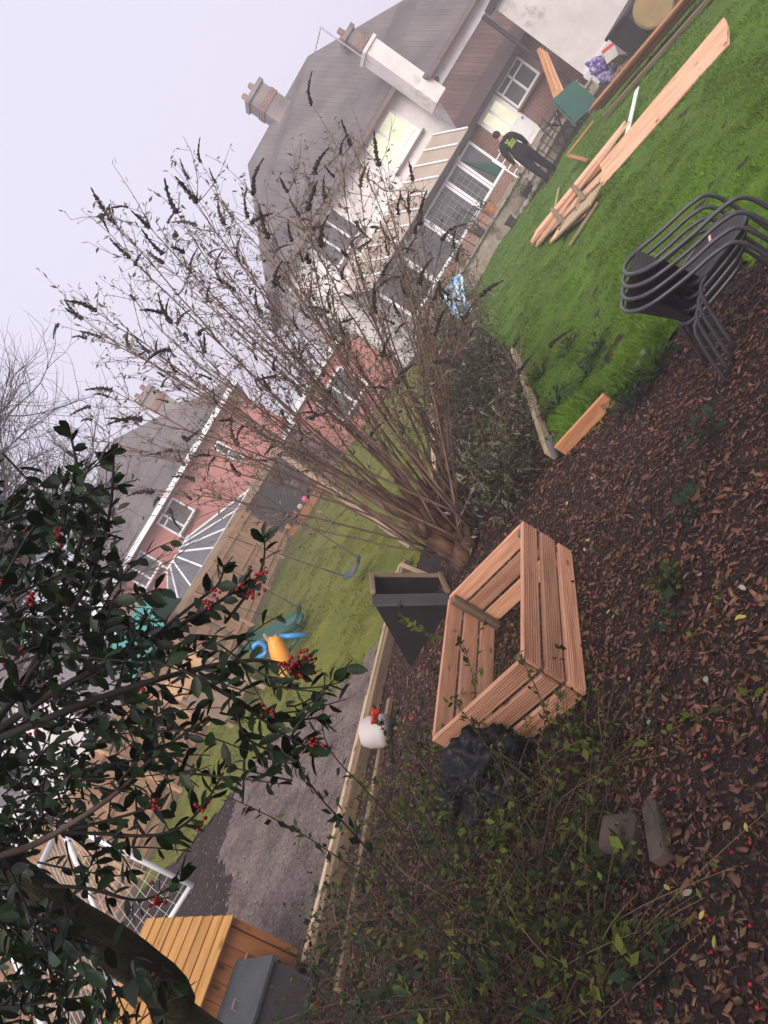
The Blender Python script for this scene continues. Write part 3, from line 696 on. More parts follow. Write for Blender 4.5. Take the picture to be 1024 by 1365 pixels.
# ------------------------------------------------------------------ hen coop by the path
co = thing('hen_coop', (-3.4, 4.7, 0), 'orange timber hen coop with honey coloured board roof beside the goal', 'coop')
E0 = V(-3.1, 5.03, .66); ed = V(-.6, -.8, 0); en = V(-.8, .6, 0)
up_s = (en * .75 + V(0, 0, .45)).normalized()
rn = up_s.cross(ed); rn = rn if rn.z > 0 else -rn
for k in range(9):
    o_ = E0 + up_s * (.05 + .096 * k) + rn * (.006 + .003 * k)
    plank('roof_board', o_ - ed * .02, o_ + ed * 1.5, .105, .016, M['roofboard'], co, up=(rn + up_s * .1).normalized(), bevel=.002)
wb = E0 + en * .07; wb.z = 0
for k in range(12):
    a_ = wb + ed * (.03 + .118 * k + .059)
    plank('wall_board', a_ + V(0, 0, .05), a_ + V(0, 0, .66), .115, .018, M['orange'], co, up=en, bevel=.003)
plank('corner_batten', wb - ed * .005 + V(0, 0, 0), wb - ed * .005 + V(0, 0, .7), .045, .05, M['orange'], co, up=ed)
back = wb + en * .72
qs = [wb + en * .02, wb + ed * 1.45 + en * .02, back + ed * 1.45, back]
MB().add([v + V(0, 0, .03) for v in qs] + [qs[0] + V(0, 0, .62), qs[1] + V(0, 0, .62), qs[2] + V(0, 0, 1.0), qs[3] + V(0, 0, 1.0)],
         [(3, 2, 1, 0), (4, 5, 6, 7), (0, 1, 5, 4), (1, 2, 6, 5), (2, 3, 7, 6), (3, 0, 4, 7)]).build('body', M['orange'], co)
hb = wb + ed * .2 - en * .022 + V(0, 0, .47)
MB().box((-.012, -.004, -.05), (.012, .004, .05), frame(hb, hb + ed, en)).tube([hb - ed * .05 - en * .012, hb + ed * .09 - en * .012], .005, 6).build('bolt', M['zinc'], co)
nb = wb - en * .012 + ed * .24; no = -en * .34; nl = ed * .55
def hexa(b4, t4, name, m, par): return MB().add(list(b4) + list(t4), [(3, 2, 1, 0), (4, 5, 6, 7), (0, 1, 5, 4), (1, 2, 6, 5), (2, 3, 7, 6), (3, 0, 4, 7)]).build(name, m, par)
b4 = [nb, nb + nl, nb + nl + no, nb + no]
nbx = hexa([v + V(0, 0, .04) for v in b4], [nb + V(0, 0, .5), nb + nl + V(0, 0, .5), nb + nl + no + V(0, 0, .38), nb + no + V(0, 0, .38)], 'nest_box', M['blackfelt'], co)
ld = [nb - ed * .02, nb + nl + ed * .02, nb + nl + ed * .02 + no * 1.1, nb - ed * .02 + no * 1.1]
hexa([ld[0] + V(0, 0, .505), ld[1] + V(0, 0, .505), ld[2] + V(0, 0, .372), ld[3] + V(0, 0, .372)], [ld[0] + V(0, 0, .525), ld[1] + V(0, 0, .525), ld[2] + V(0, 0, .392), ld[3] + V(0, 0, .392)], 'lid', M['greyfelt'], nbx)
lc = nb + nl * .5 + no * .5 + V(0, 0, .462)
MB().tube([lc - ed * .03, lc - ed * .03 + V(0, 0, .03), lc + ed * .03 + V(0, 0, .03), lc + ed * .03], .005, 6).box((-.05, -.02, -.003), (.05, .02, .004), frame(lc, lc + ed, V(0, 0, 1))).build('latch', M['zinc'], nbx)

# ------------------------------------------------------------------ football goal
gl = thing('football_goal', (-6.0, 9.2, .3), 'white tube football goal with netting beside the hen coop', 'goal')
f0 = gt(258, 1181); f0t = f0 + V(-.02, .05, 1.85)
s0_ = V(-6.75, 8.75, .33); shift = V(.35, -2.5, -.14)
def gt_tube(a, b, name='post', r=.034): return MB().tube([a, b], r, 10).build(name, M['upvc'], gl, smooth=True)
for k in (0, 1):
    o_ = shift * k
    gt_tube(f0 + o_, f0t + o_); gt_tube(f0t + o_ + V(-.02, 0, 0), s0_ + o_, 'stay'); gt_tube(f0 + o_ + V(-.03, 0, .03), s0_ + o_ + V(0, 0, .03), 'ground_bar')
gt_tube(f0t, f0t + shift, 'crossbar'); gt_tube(s0_, s0_ + shift, 'ground_bar')
net = MB()
def net_quad(a, b, c, d, nu, nv):
    P_ = lambda u_, v_: a.lerp(b, u_).lerp(d.lerp(c, u_), v_) + V(.012 * math.sin(19 * u_ + 7 * v_), .012 * math.cos(13 * v_ + 5 * u_), -.03 * math.sin(math.pi * u_) * math.sin(math.pi * v_))
    for i in range(nu + 1): net.tube([P_(i / nu, j / nv) for j in range(nv + 1)], .0028, 3, caps=False)
    for j in range(nv + 1): net.tube([P_(i / nu, j / nv) for i in range(nu + 1)], .0028, 3, caps=False)
net_quad(f0t, f0, s0_, f0t + (s0_ - f0t) * .03, 16, 9)
net_quad(f0t, f0t + shift, s0_ + shift, s0_, 20, 18)
net.build('net', M['net'], gl)

# ------------------------------------------------------------------ boundary fence of the neighbouring garden
fn = thing('timber_fence', (-4.6, 17.5, .5), 'tan closeboard fence panels along the edge of the mossy lawn', 'fence')
F0, F1 = V(-8.9, 8.6, 0), V(-2.25, 23.2, 0)
fd = (F1 - F0).normalized(); fl = (F1 - F0).length; fo = V(fd.y, -fd.x, 0)
nb_ = int(fl / .115)
for k in range(nb_):
    p = F0 + fd * (.115 * k + .057); z = float(terr(p.x, p.y)); h_ = 1.8 + .01 * random.uniform(-1, 1)
    plank('fence_board', p + V(0, 0, z + .12), p + V(0, 0, z + h_), .12, .016, M['fence'], fn, up=(fo + fd * .12).normalized(), bevel=0)
k = 0; x = 0.0
while x < fl + .1:
    p = F0 + fd * x + fo * .05; z = float(terr(p.x, p.y))
    plank('fence_post', p + V(0, 0, z - .1), p + V(0, 0, z + 1.9), .09, .09, M['fence'], fn, up=fo, bevel=.004)
    if x + 1.83 < fl + .5:
        q = p + fd * 1.83; z2 = float(terr(q.x, q.y))
        for hh in (.35, 1.0, 1.62):
            plank('fence_rail', p + fd * .05 + V(0, 0, z + hh) - fo * .012, q - fd * .05 + V(0, 0, z2 + hh) - fo * .012, .05, .035, M['fence'], fn, up=fo, bevel=0)
        plank('gravel_board', p + V(0, 0, z + .06) - fo * .04, q + V(0, 0, z2 + .06) - fo * .04, .15, .022, M['sleeper2'], fn, up=fo, bevel=0)
        plank('fence_capping', p + V(0, 0, z + 1.86) - fo * .05, q + V(0, 0, z2 + 1.86) - fo * .05, .06, .03, M['fence'], fn, bevel=0)
    x += 1.83
# dark play shed at the end of the fence
ps = thing('play_shed', (-1.5, 23.4, .5), 'charcoal play shed at the far end of the tan fence', 'shed')
MB().box((-2.2, 23.3, .72), (.2, 24.0, 2.32)).build('wall', M['slategrey'], ps)
MB().box((-2.25, 23.2, .45), (.25, 24.05, .718)).build('plinth', M['cedar'], ps)
for i in range(5): MB().box((-1.75 + i * .45, 23.28, .74), (-1.735 + i * .45, 23.298, 2.3)).build('panel_joint', M['darkmetal'], ps)
plank('roof_edge', V(-2.3, 23.22, 2.36), V(.3, 23.22, 2.36), .12, .07, M['upvc'], ps)
for (px, py, m, lb) in ((387, 682, 'pinkball', 'small pink ball against the charcoal shed wall'), (380, 700, 'yellow_plastic', 'small orange ball against the charcoal shed wall'), (406, 665, 'pinkball', 'pink ball on the far side of the pale ball by the shed'), (398, 674, 'whiteplastic', 'small pale ball between the two pink balls')):
    p = at(px, py, 23.22); p.z = .718 + .1
    o = MB().sphere((p.x, 23.26, p.z), .1, 12, 8, (1, .6, 1)); tag(o.build('ball', M[m], None, smooth=True), lb, 'ball')

# ------------------------------------------------------------------ play tower with swings
pf = thing('climbing_frame', (-4.3, 12.9, .35), 'brown timber climbing frame with teal canopy and swing beam', 'climbing frame')
tz = float(terr(-4, 12.8))
PT = [V(-3.72, 12.4, 0), V(-3.45, 13.35, 0), V(-4.75, 12.85, 0), V(-4.5, 13.8, 0)]
for p in PT:
    plank('post', p + V(0, 0, tz - .1), p + V(0, 0, 2.35), .085, .085, M['playwood'], pf, up=V(1, 0, 0))
for a, b in ((0, 1), (2, 3), (0, 2), (1, 3)):
    for zz in (1.28, 1.85, 2.3):
        plank('rail', PT[a] + V(0, 0, zz), PT[b] + V(0, 0, zz), .09, .04, M['playwood'], pf, up=V(PT[b].y - PT[a].y, PT[a].x - PT[b].x, 0))
for i in range(8):
    t = (i + .5) / 8
    plank('deck_board', PT[0].lerp(PT[2], t) + V(0, 0, 1.34), PT[1].lerp(PT[3], t) + V(0, 0, 1.34), .12, .025, M['playwood'], pf)
for i in range(9):
    t = (i + .5) / 9; q = PT[0].lerp(PT[2], t) + V(-.02, -.05, 0)
    plank('panel_board', q + V(0, 0, .55), q + V(0, 0, 1.3), .11, .018, M['playwood'], pf, up=V(.3, -.9, 0), bevel=0)
for i in range(4):
    t = (i + .5) / 4; q = PT[0].lerp(PT[2], t) + V(-.02, -.06, 0)
    plank('panel_board', q + V(0, 0, 1.42), q + V(0, 0, 1.82), .2, .018, M['fence'], pf, up=V(.3, -.9, 0), bevel=0)
r1 = (PT[0] + PT[1]) / 2 + V(0, 0, 2.95); r2 = (PT[2] + PT[3]) / 2 + V(0, 0, 2.95)
plank('ridge', r1, r2, .06, .06, M['playwood'], pf)
slab(MB(), [PT[0] + V(.15, -.1, 2.32), PT[2] + V(-.1, -.1, 2.32), r2 + V(-.1, 0, .04), r1 + V(.15, 0, .04)], .012).build('canopy', M['teal'], pf)
slab(MB(), [PT[1] + V(.15, .1, 2.32), PT[3] + V(-.1, .1, 2.32), r2 + V(-.1, 0, .04), r1 + V(.15, 0, .04)], .012).build('canopy', M['teal'], pf)
BA, BB = V(-3.58, 12.9, 2.26), at(368, 600, 10.9)
BB.z = 2.2
plank('swing_beam', BA, BB + (BB - BA).normalized() * .15, .09, .12, M['playwood'], pf)
lg = gt(548, 728)
plank('leg', BB + V(0, 0, -.02), lg, .085, .085, M['playwood'], pf, up=V(1, 0, 0))
l2 = BB + (BB - V(lg.x, lg.y, BB.z)) * .75; l2.z = float(terr(l2.x, l2.y))
plank('leg', BB + V(0, 0.02, -.02), l2, .085, .085, M['playwood'], pf, up=V(1, 0, 0))
plank('cross_brace', BB.lerp(lg, .45), BB.lerp(l2, .45), .07, .04, M['playwood'], pf, up=V(1, 0, 0))
def swing(ta, tb, seat_c, m, label, name='swing', deep=.05):
    s_ = thing(name, seat_c, label, 'swing')
    d = V(tb.x - ta.x, tb.y - ta.y, 0).normalized(); e_ = V(-d.y, d.x, 0)
    pts = []
    for i in range(9):
        t = -1 + i / 4; pts.append(seat_c + d * (t * .21) + V(0, 0, .07 * t * t - deep))
    vs = []; fs = []
    for p in pts: vs += [p - e_ * .1, p + e_ * .1, p + e_ * .1 + V(0, 0, .05), p - e_ * .1 + V(0, 0, .05)]
    for i in range(8):
        for k in range(4): fs.append((i * 4 + k, i * 4 + (k + 1) % 4, i * 4 + 4 + (k + 1) % 4, i * 4 + 4 + k))
    fs += [(3, 2, 1, 0), (32, 33, 34, 35)]
    MB().add(vs, fs).build('seat', M[m], s_, bevel=.006)
    for a, b in ((pts[0], ta), (pts[-1], tb)):
        MB().tube([a + V(0, 0, .02), a.lerp(b, .18)], .014, 6).build('chain', M['darkmetal'], s_)
        MB().tube([a.lerp(b, .18), a.lerp(b, .6) + V(0, .005, -.003), b], .008, 5).build('rope', M['rope'], s_)
sc1 = at(472, 758, 11.0); t1a = BA.lerp(BB, .54); t1b = BA.lerp(BB, .80)
swing(t1a, t1b, sc1, 'seatgrey', 'grey rubber swing seat hanging on ropes over the mossy lawn')
sc2 = at(393, 822, 11.9); t2a = BA.lerp(BB, .2); t2b = BA.lerp(BB, .40)
swing(t2a, t2b, sc2, 'green_plastic', 'dark green swing seat hanging beside the orange slide seat', deep=.06)
# slide and glider
sl = thing('slide', at(330, 852, 13.6), 'dark green wavy slide leading off the climbing frame', 'slide')
sp = [at(318, 872, 13.2), at(336, 858, 13.1), at(360, 848, 12.9), at(385, 836, 12.7), at(402, 826, 12.5)]
sp = smooth_path(sp, 4); vs = []; fs = []
for p in sp:
    for (a, b) in ((-.22, .12), (-.19, 0), (.19, 0), (.22, .12), (.25, .12), (.21, -.03), (-.21, -.03), (-.25, .12)): vs.append(p + V(.3 * a, a, b))
for i in range(len(sp) - 1):
    for k in range(8): fs.append((i * 8 + k, i * 8 + (k + 1) % 8, i * 8 + 8 + (k + 1) % 8, i * 8 + 8 + k))
MB().add(vs, fs).build('chute', M['green_plastic'], sl, smooth=True)
gdr = thing('glider_seat', at(375, 880, 11.6), 'orange plastic glider seat with blue handles under the climbing frame', 'glider')
gc = at(376, 878, 11.6); ga_ = (at(352, 882, 11.6) - at(395, 868, 11.6)).normalized()
vs = []; fs = []
up_g = (at(368, 855, 11.6) - at(388, 903, 11.6)); ug = up_g.normalized(); hl = up_g.length / 2
for i in range(9):
    t = -1 + i / 4; w_ = .14 * math.sqrt(max(.05, 1 - t * t * .92))
    for j in range(7):
        s = -1 + j / 3; vs.append(gc + ug * (t * hl * 1.25) + ga_ * (s * w_) + V(0, -.1, 0) * ((1 - s * s) * (1 - .6 * t * t)) + V(0, -.025, 0) * (1 if j in (2, 4) else 0))
for i in range(8):
    for j in range(6): fs.append((i * 7 + j, i * 7 + j + 1, i * 7 + j + 8, i * 7 + j + 7))
so = MB().add(vs, fs).build('seat_shell', M['yellow_plastic'], gdr, smooth=True)
so.modifiers.new('solid', 'SOLIDIFY').thickness = .03
MB().tube([at(408, 846, 11.7), at(372, 849, 11.7)], .045, 8).build('handle', M['blue_plastic'], gdr, smooth=True)
rb_ = [at(346 + 9 * math.cos(a), 866 + 9 * math.sin(a), 11.75) for a in np.linspace(0, 2 * math.pi, 13)]
MB().tube(rb_, .04, 7).build('handle', M['blue_plastic'], gdr, smooth=True)
MB().tube([at(352, 845, 11.65), at(385, 897, 11.45)], .03, 8).build('hanger_bar', M['playwood'], gdr, smooth=True)
MB().tube([at(385, 868, 11.7), at(398, 850, 11.7)], .03, 8).build('footrest', M['green_plastic'], gdr, smooth=True)

# ------------------------------------------------------------------ person on the patio edge
def person(base, yaw):
    t = thing('person', base, 'person in black sweatshirt and navy trousers seen from behind at the lawn edge', 'person', None, yaw)
    J = {'pelvis': ((0, 0, .95), .155), 'waist': ((0, 0, 1.1), .15), 'chest': ((0, .01, 1.3), .17), 'sho': ((0, 0, 1.44), .13), 'neck': ((0, .02, 1.53), .062), 'head0': ((0, .035, 1.6), .082), 'head1': ((0, .045, 1.69), .085), 'top': ((0, .04, 1.735), .06)}
    E_ = [('pelvis', 'waist'), ('waist', 'chest'), ('chest', 'sho'), ('sho', 'neck'), ('neck', 'head0'), ('head0', 'head1'), ('head1', 'top')]
    for s, n in ((-1, 'l'), (1, 'r')):
        J['hip' + n] = ((s * .1, 0, .88), .125); fx = s * .13; fy = .06 * s
        J['knee' + n] = ((s * .125, .03 + fy * .5, .48), .09); J['ank' + n] = ((fx + s * .02, fy - .01, .1), .07); J['toe' + n] = ((fx + s * .05, fy + .17, .045), .042)
        J['sh' + n] = ((s * .19, 0, 1.42), .085); ex = s * .27
        J['elb' + n] = ((ex, .0 if n == 'l' else .02, 1.15), .062); J['wri' + n] = ((s * .28, .06 if n == 'l' else .15, .93), .042)
        J['hand' + n] = ((s * .285, .08 if n == 'l' else .19, .85), .04)
        E_ += [('pelvis', 'hip' + n), ('hip' + n, 'knee' + n), ('knee' + n, 'ank' + n), ('ank' + n, 'toe' + n), ('sho', 'sh' + n), ('sh' + n, 'elb' + n), ('elb' + n, 'wri' + n), ('wri' + n, 'hand' + n)]
        for f in range(4):
            fx_ = .012 * (f - 1.5); J['fa%s%d' % (n, f)] = ((s * .285 + s * .004, (.085 if n == 'l' else .2) + fx_ * 1.6, .80), .0105); J['fb%s%d' % (n, f)] = ((s * .275, (.09 if n == 'l' else .21) + fx_ * 1.6, .755 + .006 * abs(f - 1.4)), .009)
            E_ += [('hand' + n, 'fa%s%d' % (n, f)), ('fa%s%d' % (n, f), 'fb%s%d' % (n, f))]
        J['th' + n] = ((s * .262, (.12 if n == 'l' else .235), .825), .011); E_.append(('hand' + n, 'th' + n))
    names = list(J); me = bpy.data.meshes.new('body'); me.from_pydata([J[k][0] for k in names], [(names.index(a), names.index(b)) for a, b in E_], [])
    o = bpy.data.objects.new('body', me); C.objects.link(o)
    sm = o.modifiers.new('skin', 'SKIN'); sm.use_smooth_shade = True
    for i, k in enumerate(names):
        r = J[k][1] * (1.16 if k[:2] not in ('fa', 'fb', 'th', 'he', 'to', 'ne') else 1.0); d_ = me.skin_vertices[0].data[i]; d_.radius = (r, r * (.72 if k in ('pelvis', 'waist', 'chest', 'sho') else 1)); d_.use_root = (k == 'pelvis')
    o.modifiers.new('sub', 'SUBSURF').levels = 2; o.modifiers['sub'].render_levels = 2
    bpy.context.view_layer.update()
    dg = bpy.context.evaluated_depsgraph_get(); em = bpy.data.meshes.new_from_object(o.evaluated_get(dg))
    o.modifiers.clear(); o.data = em; em.materials.clear()
    for k in ('person_hood', 'person_trouser', 'skin', 'shoe'): em.materials.append(M[k])
    for p in em.polygons:
        c = p.center; p.use_smooth = True
        if c.z > 1.53: i = 2
        elif c.z < .1: i = 3
        elif abs(c.x) > .22 and c.z < .93 and c.z > .7: i = 2
        elif c.z < .9: i = 1
        else: i = 0
        p.material_index = i
    C.objects.unlink(o); link(o, t, WM[t.name])
    Mx = WM[t.name]; w = lambda *a: Mx @ V(*a)
    hv = MB().sphere((0, .025, 1.69), .1, 14, 10, (.88, 1.0, 1.02)); keep = MB()
    hv.f = [f for f in hv.f if sum(hv.v[i][1] for i in f) / len(f) < .06 and sum(hv.v[i][2] for i in f) / len(f) > 1.615 or sum(hv.v[i][2] for i in f) / len(f) > 1.735]
    hv.v = [tuple(w(*v)) for v in hv.v]; hv.build('hair', M['hair'], t, smooth=True)
    for s in (-1, 1): MB().sphere(w(s * .088, .05, 1.665), .026, 8, 6, (.45, .8, 1.2)).build('ear', M['skin'], t, smooth=True)
    MB().add([w(-.018, .118, 1.66), w(.018, .118, 1.66), w(0, .15, 1.65), w(0, .12, 1.7)], [(0, 1, 2), (1, 3, 2), (3, 0, 2), (0, 3, 1)]).build('nose', M['skin'], t)
    hd = MB().tube([w(-.09, -.05, 1.5), w(-.06, -.1, 1.47), w(.06, -.1, 1.47), w(.09, -.05, 1.5)], [.03, .045, .045, .03], 8).build('hood', M['person_hood'], t, smooth=True)
    yb = -.185
    lg_ = thing
    pr = MB()
    for (x0, z0, x1, z1) in ((-.1, 1.31, .1, 1.335), (-.09, 1.265, .1, 1.29), (-.1, 1.22, .08, 1.25)):
        pr.box((x0, yb - .004, z0), (x1, yb + .03, z1), Mx)
    pr.build('printed_lettering', M['lime'], t)
    em_ = MB()
    for k in range(3):
        a = 2 * math.pi * k / 3 + .5; em_.tube([w(-.04 + .035 * math.cos(a), yb + .035, 1.39 + .035 * math.sin(a)), w(-.04 + .035 * math.cos(a), yb + .006, 1.39 + .035 * math.sin(a))], .026, 10)
    em_.build('printed_emblem', M['lime'], t)
    tag(MB().box((.262, .215, .76), (.272, .275, .9), Mx).build('white_card', M['whiteplastic']), 'white card held in the hand of the person in black', 'card')
    return t
person(V(9.2, 17.35, .0), math.radians(-12))

def lumpy(name, c, r, sc, m, label, cat, seed=1, amp=.22, parent=None, smooth=False):
    b = MB().sphere((0, 0, 0), 1, 16, 11); vs = []
    for v in b.v:
        v = Vector(v); k = 1 + amp * (math.sin(3.1 * v.x + seed) * math.cos(4.3 * v.y + 2 * seed) + .6 * math.sin(7 * v.z + 5 * v.x + seed) + .35 * math.cos(13 * v.y - 9 * v.z + seed))
        q = V(v.x * sc[0], v.y * sc[1], v.z * sc[2]) * r * k; vs.append(tuple(Vector(c) + q))
    b.v = vs; return tag(b.build(name, M[m], parent, smooth=smooth), label, cat)
# ------------------------------------------------------------------ timber lying on the lawn
def board(p0, p1, w, t, m, label, name='loose_board', up=V(0, 0, 1), bow=0, group=None):
    p0, p1 = Vector(p0) + V(0, 0, .045), Vector(p1) + V(0, 0, .045)
    return tag(plank(name, p0, p1, w, t, M[m], None, up=up, bow=bow, bevel=.003), label, 'board', group)
# fence panel of wide fresh boards standing on edge, leaning
nE, fE = gp(968, 56, .1), gp(800, 246, .1)
nE.z = fE.z = 0
ld_ = (fE - nE).normalized(); ln = V(ld_.y, -ld_.x, 0)
if ln.x < 0: ln = -ln
tp = thing('timber_trough', (6.4, 9.4, 0), 'long fresh sawn V shaped timber trough lying across the lawn', 'timber')
plank('base_board', nE + V(0, 0, .1) + ln * .14, fE + V(0, 0, .1) + ln * .14, .3, .03, M['fresh'], tp, up=(V(0, 0, 1) - ln * .35).normalized())
plank('side_board', nE + ln * .33 + V(0, 0, .2), fE + ln * .31 + V(0, 0, .19), .13, .028, M['fresh'], tp, up=(V(0, 0, .8) - ln * .8).normalized())
for k in (.03, 1.25, 2.5): plank('batten', nE + ld_ * k + ln * .02 + V(0, 0, .09), nE + ld_ * k + ln * .27 + V(0, 0, .15), .06, .03, M['fresh'], tp)
for k in (.4, 2.7): plank('bearer', nE + ld_ * k - ln * .05 + V(0, 0, .03), nE + ld_ * k + ln * .5 + V(0, 0, .03), .08, .06, M['sleeper2'], tp)
heap = [((714, 317), (833, 172), .26, .05, 'fresh', 'broad pink board on the house side of the plank heap'), ((716, 320), (818, 206), .24, .07, 'cedar', 'broad reddish board lying flat in the middle of the plank heap'),
        ((722, 322), (806, 236), .22, .06, 'fresh', 'broad pale board on the chair side of the plank heap'), ((719, 326), (842, 165), .07, .13, 'fresh', 'long narrow lath lying on top of the plank heap'),
        ((752, 306), (797, 262), .26, .1, 'sleeper', 'short pale offcut at the trough end of the plank heap'), ((742, 316), (790, 278), .2, .03, 'fresh', 'short pink offcut under the edge of the plank heap'),
        ((724, 306), (800, 215), .08, .11, 'fresh', 'narrow batten lying along the broad reddish board'), ((762, 330), (800, 272), .05, .02, 'sleeper2', 'thin grey lath in the grass below the plank heap'),
        ((738, 280), (752, 296), .07, .15, 'sleeper2', 'first short grey batten crossing the plank heap'), ((766, 250), (782, 266), .07, .15, 'sleeper2', 'second short grey batten crossing the plank heap')]
for (a, b, w_, z_, m, l) in heap: board(gp(*a, z_), gp(*b, z_), w_ * (1.5 if w_ > .15 else 1.1), .034, m, l)
for i, (a, l) in enumerate((((5.75, 11.0, .13), 'rotten timber stump end on the plank heap'), ((5.5, 11.4, .09), 'mossy broken offcut beside the plank heap'))):
    lumpy('timber_stub', V(*a), .13, (1.2, 1.0, .7), 'sleeper2', l, 'offcut', 4 + i, .3)
board(gp(838, 186, .1), gp(852, 121, .12), .1, .02, 'upvc', 'white painted plank leaning from the trough onto the lawn')
board((7.6, 13.2, .05), (8.25, 14.6, .25), .07, .03, 'cedar', 'short orange batten propped between plank heap and cedar boards')
board((8.2, 14.5, .27), (8.9, 14.2, .2), .06, .03, 'cedar', 'short orange batten lying across the propped batten')
board((6.7, 13.6, .04), (7.6, 14.6, .05), .05, .02, 'sleeper', 'thin pale lath lying alone on the grass near the heap')
# orange cedar boards along the lawn edge
for i in range(5):
    o_ = V(-.11 * i, -.02 * i, 0)
    board(V(9.75, 14.9, .1 + .05 * i) + o_ * .6, V(10.2, 10.4, .1 + .05 * i) + o_ * .9, .24, .035, 'cedar', ['lowest', 'second', 'middle', 'fourth', 'topmost'][i] + ' orange cedar board in the pile along the bare lawn edge', group=None)
board(V(9.15, 14.3, .05), V(9.5, 10.6, .05), .09, .06, 'sleeper2', 'round edged grey rail lying beside the cedar board pile')
# boards leaning on the kitchen
for i in range(4):
    board(at(720 + 3 * i, 66 + 2 * i, 19.3), at(752 + 5 * i, 158 + 1 * i, 18.3), .11, .025, 'fresh' if i % 2 else 'cedar', ['first', 'second', 'third', 'fourth'][i] + ' of the long boards propped against the garage corner, counting from the kitchen', up=V(-.5, -.8, .2))

# ------------------------------------------------------------------ patio clutter
rc = thing('garden_recliner', at(765, 160, 17.6), 'dark green cushioned recliner chair on the patio by the propped boards', 'chair')
c00, c10, c11, c01 = at(738, 132, 17.6), at(765, 108, 17.6), at(797, 135, 17.2), at(768, 162, 17.2)
for i in range(4):
    a = c00.lerp(c01, i / 4 + .02); b = c10.lerp(c11, i / 4 + .02); c = c10.lerp(c11, (i + 1) / 4 - .02); d = c00.lerp(c01, (i + 1) / 4 - .02)
    slab(MB(), [a, b, c, d], .12).build('cushion', M['green_plastic'], rc, smooth=False, bevel=.03)
slab(MB(), [c00 + V(0, .05, -.06), c10 + V(0, .05, -.06), c11 + V(0, .05, -.06), c01 + V(0, .05, -.06)], .03).build('sling', M['darkmetal'], rc)
fr = MB()
for p in (c01, c11):
    g = V(p.x, p.y + .1, .0); fr.tube([p, g], .018, 6); fr.tube([p + V(0, 0, -.05), p + V(-.2, -.5, -.05), V(p.x - .2, p.y - .5, 0)], .016, 6)
fr.tube([c01 + V(-.2, -.5, -.05), c11 + V(-.2, -.5, -.05)], .016, 6)
fr.build('frame', M['darkmetal'], rc)
def wire_chair(c, rz, label):
    t = thing('metal_garden_chair', c, label, 'chair', None, rz); Mx = WM[t.name]; w = lambda *a: Mx @ V(*a)
    for s in (-1, 1):
        MB().tube([w(-.22, s * .22, 0), w(-.2, s * .22, .45), w(-.26, s * .22, .9)], .014, 6).build('leg', M['darkmetal'], t)
        MB().tube([w(.22, s * .22, 0), w(.2, s * .22, .62), w(-.2, s * .22, .64)], .014, 6).build('leg', M['darkmetal'], t)
    MB().box((-.21, -.21, .43), (.21, .21, .45), Mx).build('seat', M['darkmetal'], t)
    for k in range(4): MB().tube([w(-.23 - .01 * k, -.2, .55 + .1 * k), w(-.23 - .01 * k, .2, .55 + .1 * k)], .01, 5).build('back_bar', M['darkmetal'], t)
wire_chair(V(10.3, 18.2, .02), 2.2, 'dark metal garden chair next to the green recliner')
wire_chair(V(8.3, 20.0, .545), .6, 'dark metal garden chair on the patio before the leaded windows')
wire_chair(V(7.5, 20.3, .545), 3.3, 'dark metal garden chair on the patio beside the blue cloth')
tb = thing('metal_table', (10.9, 18.35, .02), 'dark metal patio table with crossed legs', 'table')
MB().tube([(10.9, 18.35, .68), (10.9, 18.35, .71)], .38, 18).build('top', M['darkmetal'], tb)
for k in range(4):
    a = k * math.pi / 2 + .5; MB().tube([(10.9 + .3 * math.cos(a), 18.35 + .3 * math.sin(a), 0.02), (10.9 - .25 * math.cos(a), 18.35 - .25 * math.sin(a), .68)], .016, 6).build('leg', M['darkmetal'], tb)
ck_ = thing('clothes_rack', at(690, 225, 19.7), 'small white folding steps standing on the patio behind the person', 'steps')
for s in (0, 1):
    b_ = at(681 + 9 * s, 230 - 14 * s, 19.7); b_.z = .52
    MB().tube([b_, b_ + V(.12, .3, .85)], .02, 6).build('rail', M['upvc'], ck_)
ba, bb_ = at(681, 230, 19.7), at(690, 216, 19.7); ba.z = bb_.z = .52
for k in range(4):
    o_ = V(.12, .3, .85) * (.18 + .24 * k); MB().tube([ba + o_, bb_ + o_], .018, 5).build('tread', M['upvc'], ck_)
pb = at(806, 96, 16.6); lumpy('foil_bag', V(pb.x, pb.y, .36), .3, (.7, .6, 1.3), 'purple', 'purple patterned bag standing by the white garage wall', 'bag', 2)
rbx = at(820, 70, 16.2); o = thing('tipped_crate', (rbx.x, rbx.y, .1), 'small red and white crate tipped over by the garage wall', 'crate')
Mx = Matrix.Translation((rbx.x, rbx.y, .36)) @ Matrix.Rotation(.6, 4, 'Y') @ Matrix.Rotation(.5, 4, 'Z')
MB().box((-.22, -.16, -.14), (.22, .16, .1), Mx).build('box', M['whiteplastic'], o); MB().box((-.23, -.17, .102), (.23, .17, .16), Mx).build('lid', M['redplastic'], o)
td = at(876, 16, 13.8); ts = thing('round_lounger', (td.x, td.y, 0), 'tan round padded disc propped beside the garage', 'disc')
dn = V(-.35, -.9, .35).normalized(); tc0 = V(td.x, td.y, .42)
MB().tube([tc0, tc0 + dn * .1], .38, 22).build('disc', M['tan'], ts, bevel=.03)
MB().tube([tc0 - dn * .02, tc0 - dn * .06], .34, 22).build('backing', M['darkmetal'], ts)
db = at(850, 12, 14.6); lb_ = thing('dark_box', (db.x, db.y, 0), 'charcoal storage box behind the tan disc', 'box')
MB().box((db.x - .5, db.y - .3, 0), (db.x + .6, db.y + .5, .75)).build('body', M['slategrey'], lb_); MB().box((db.x - .54, db.y - .34, .752), (db.x + .64, db.y + .54, .82)).build('lid', M['slategrey'], lb_)
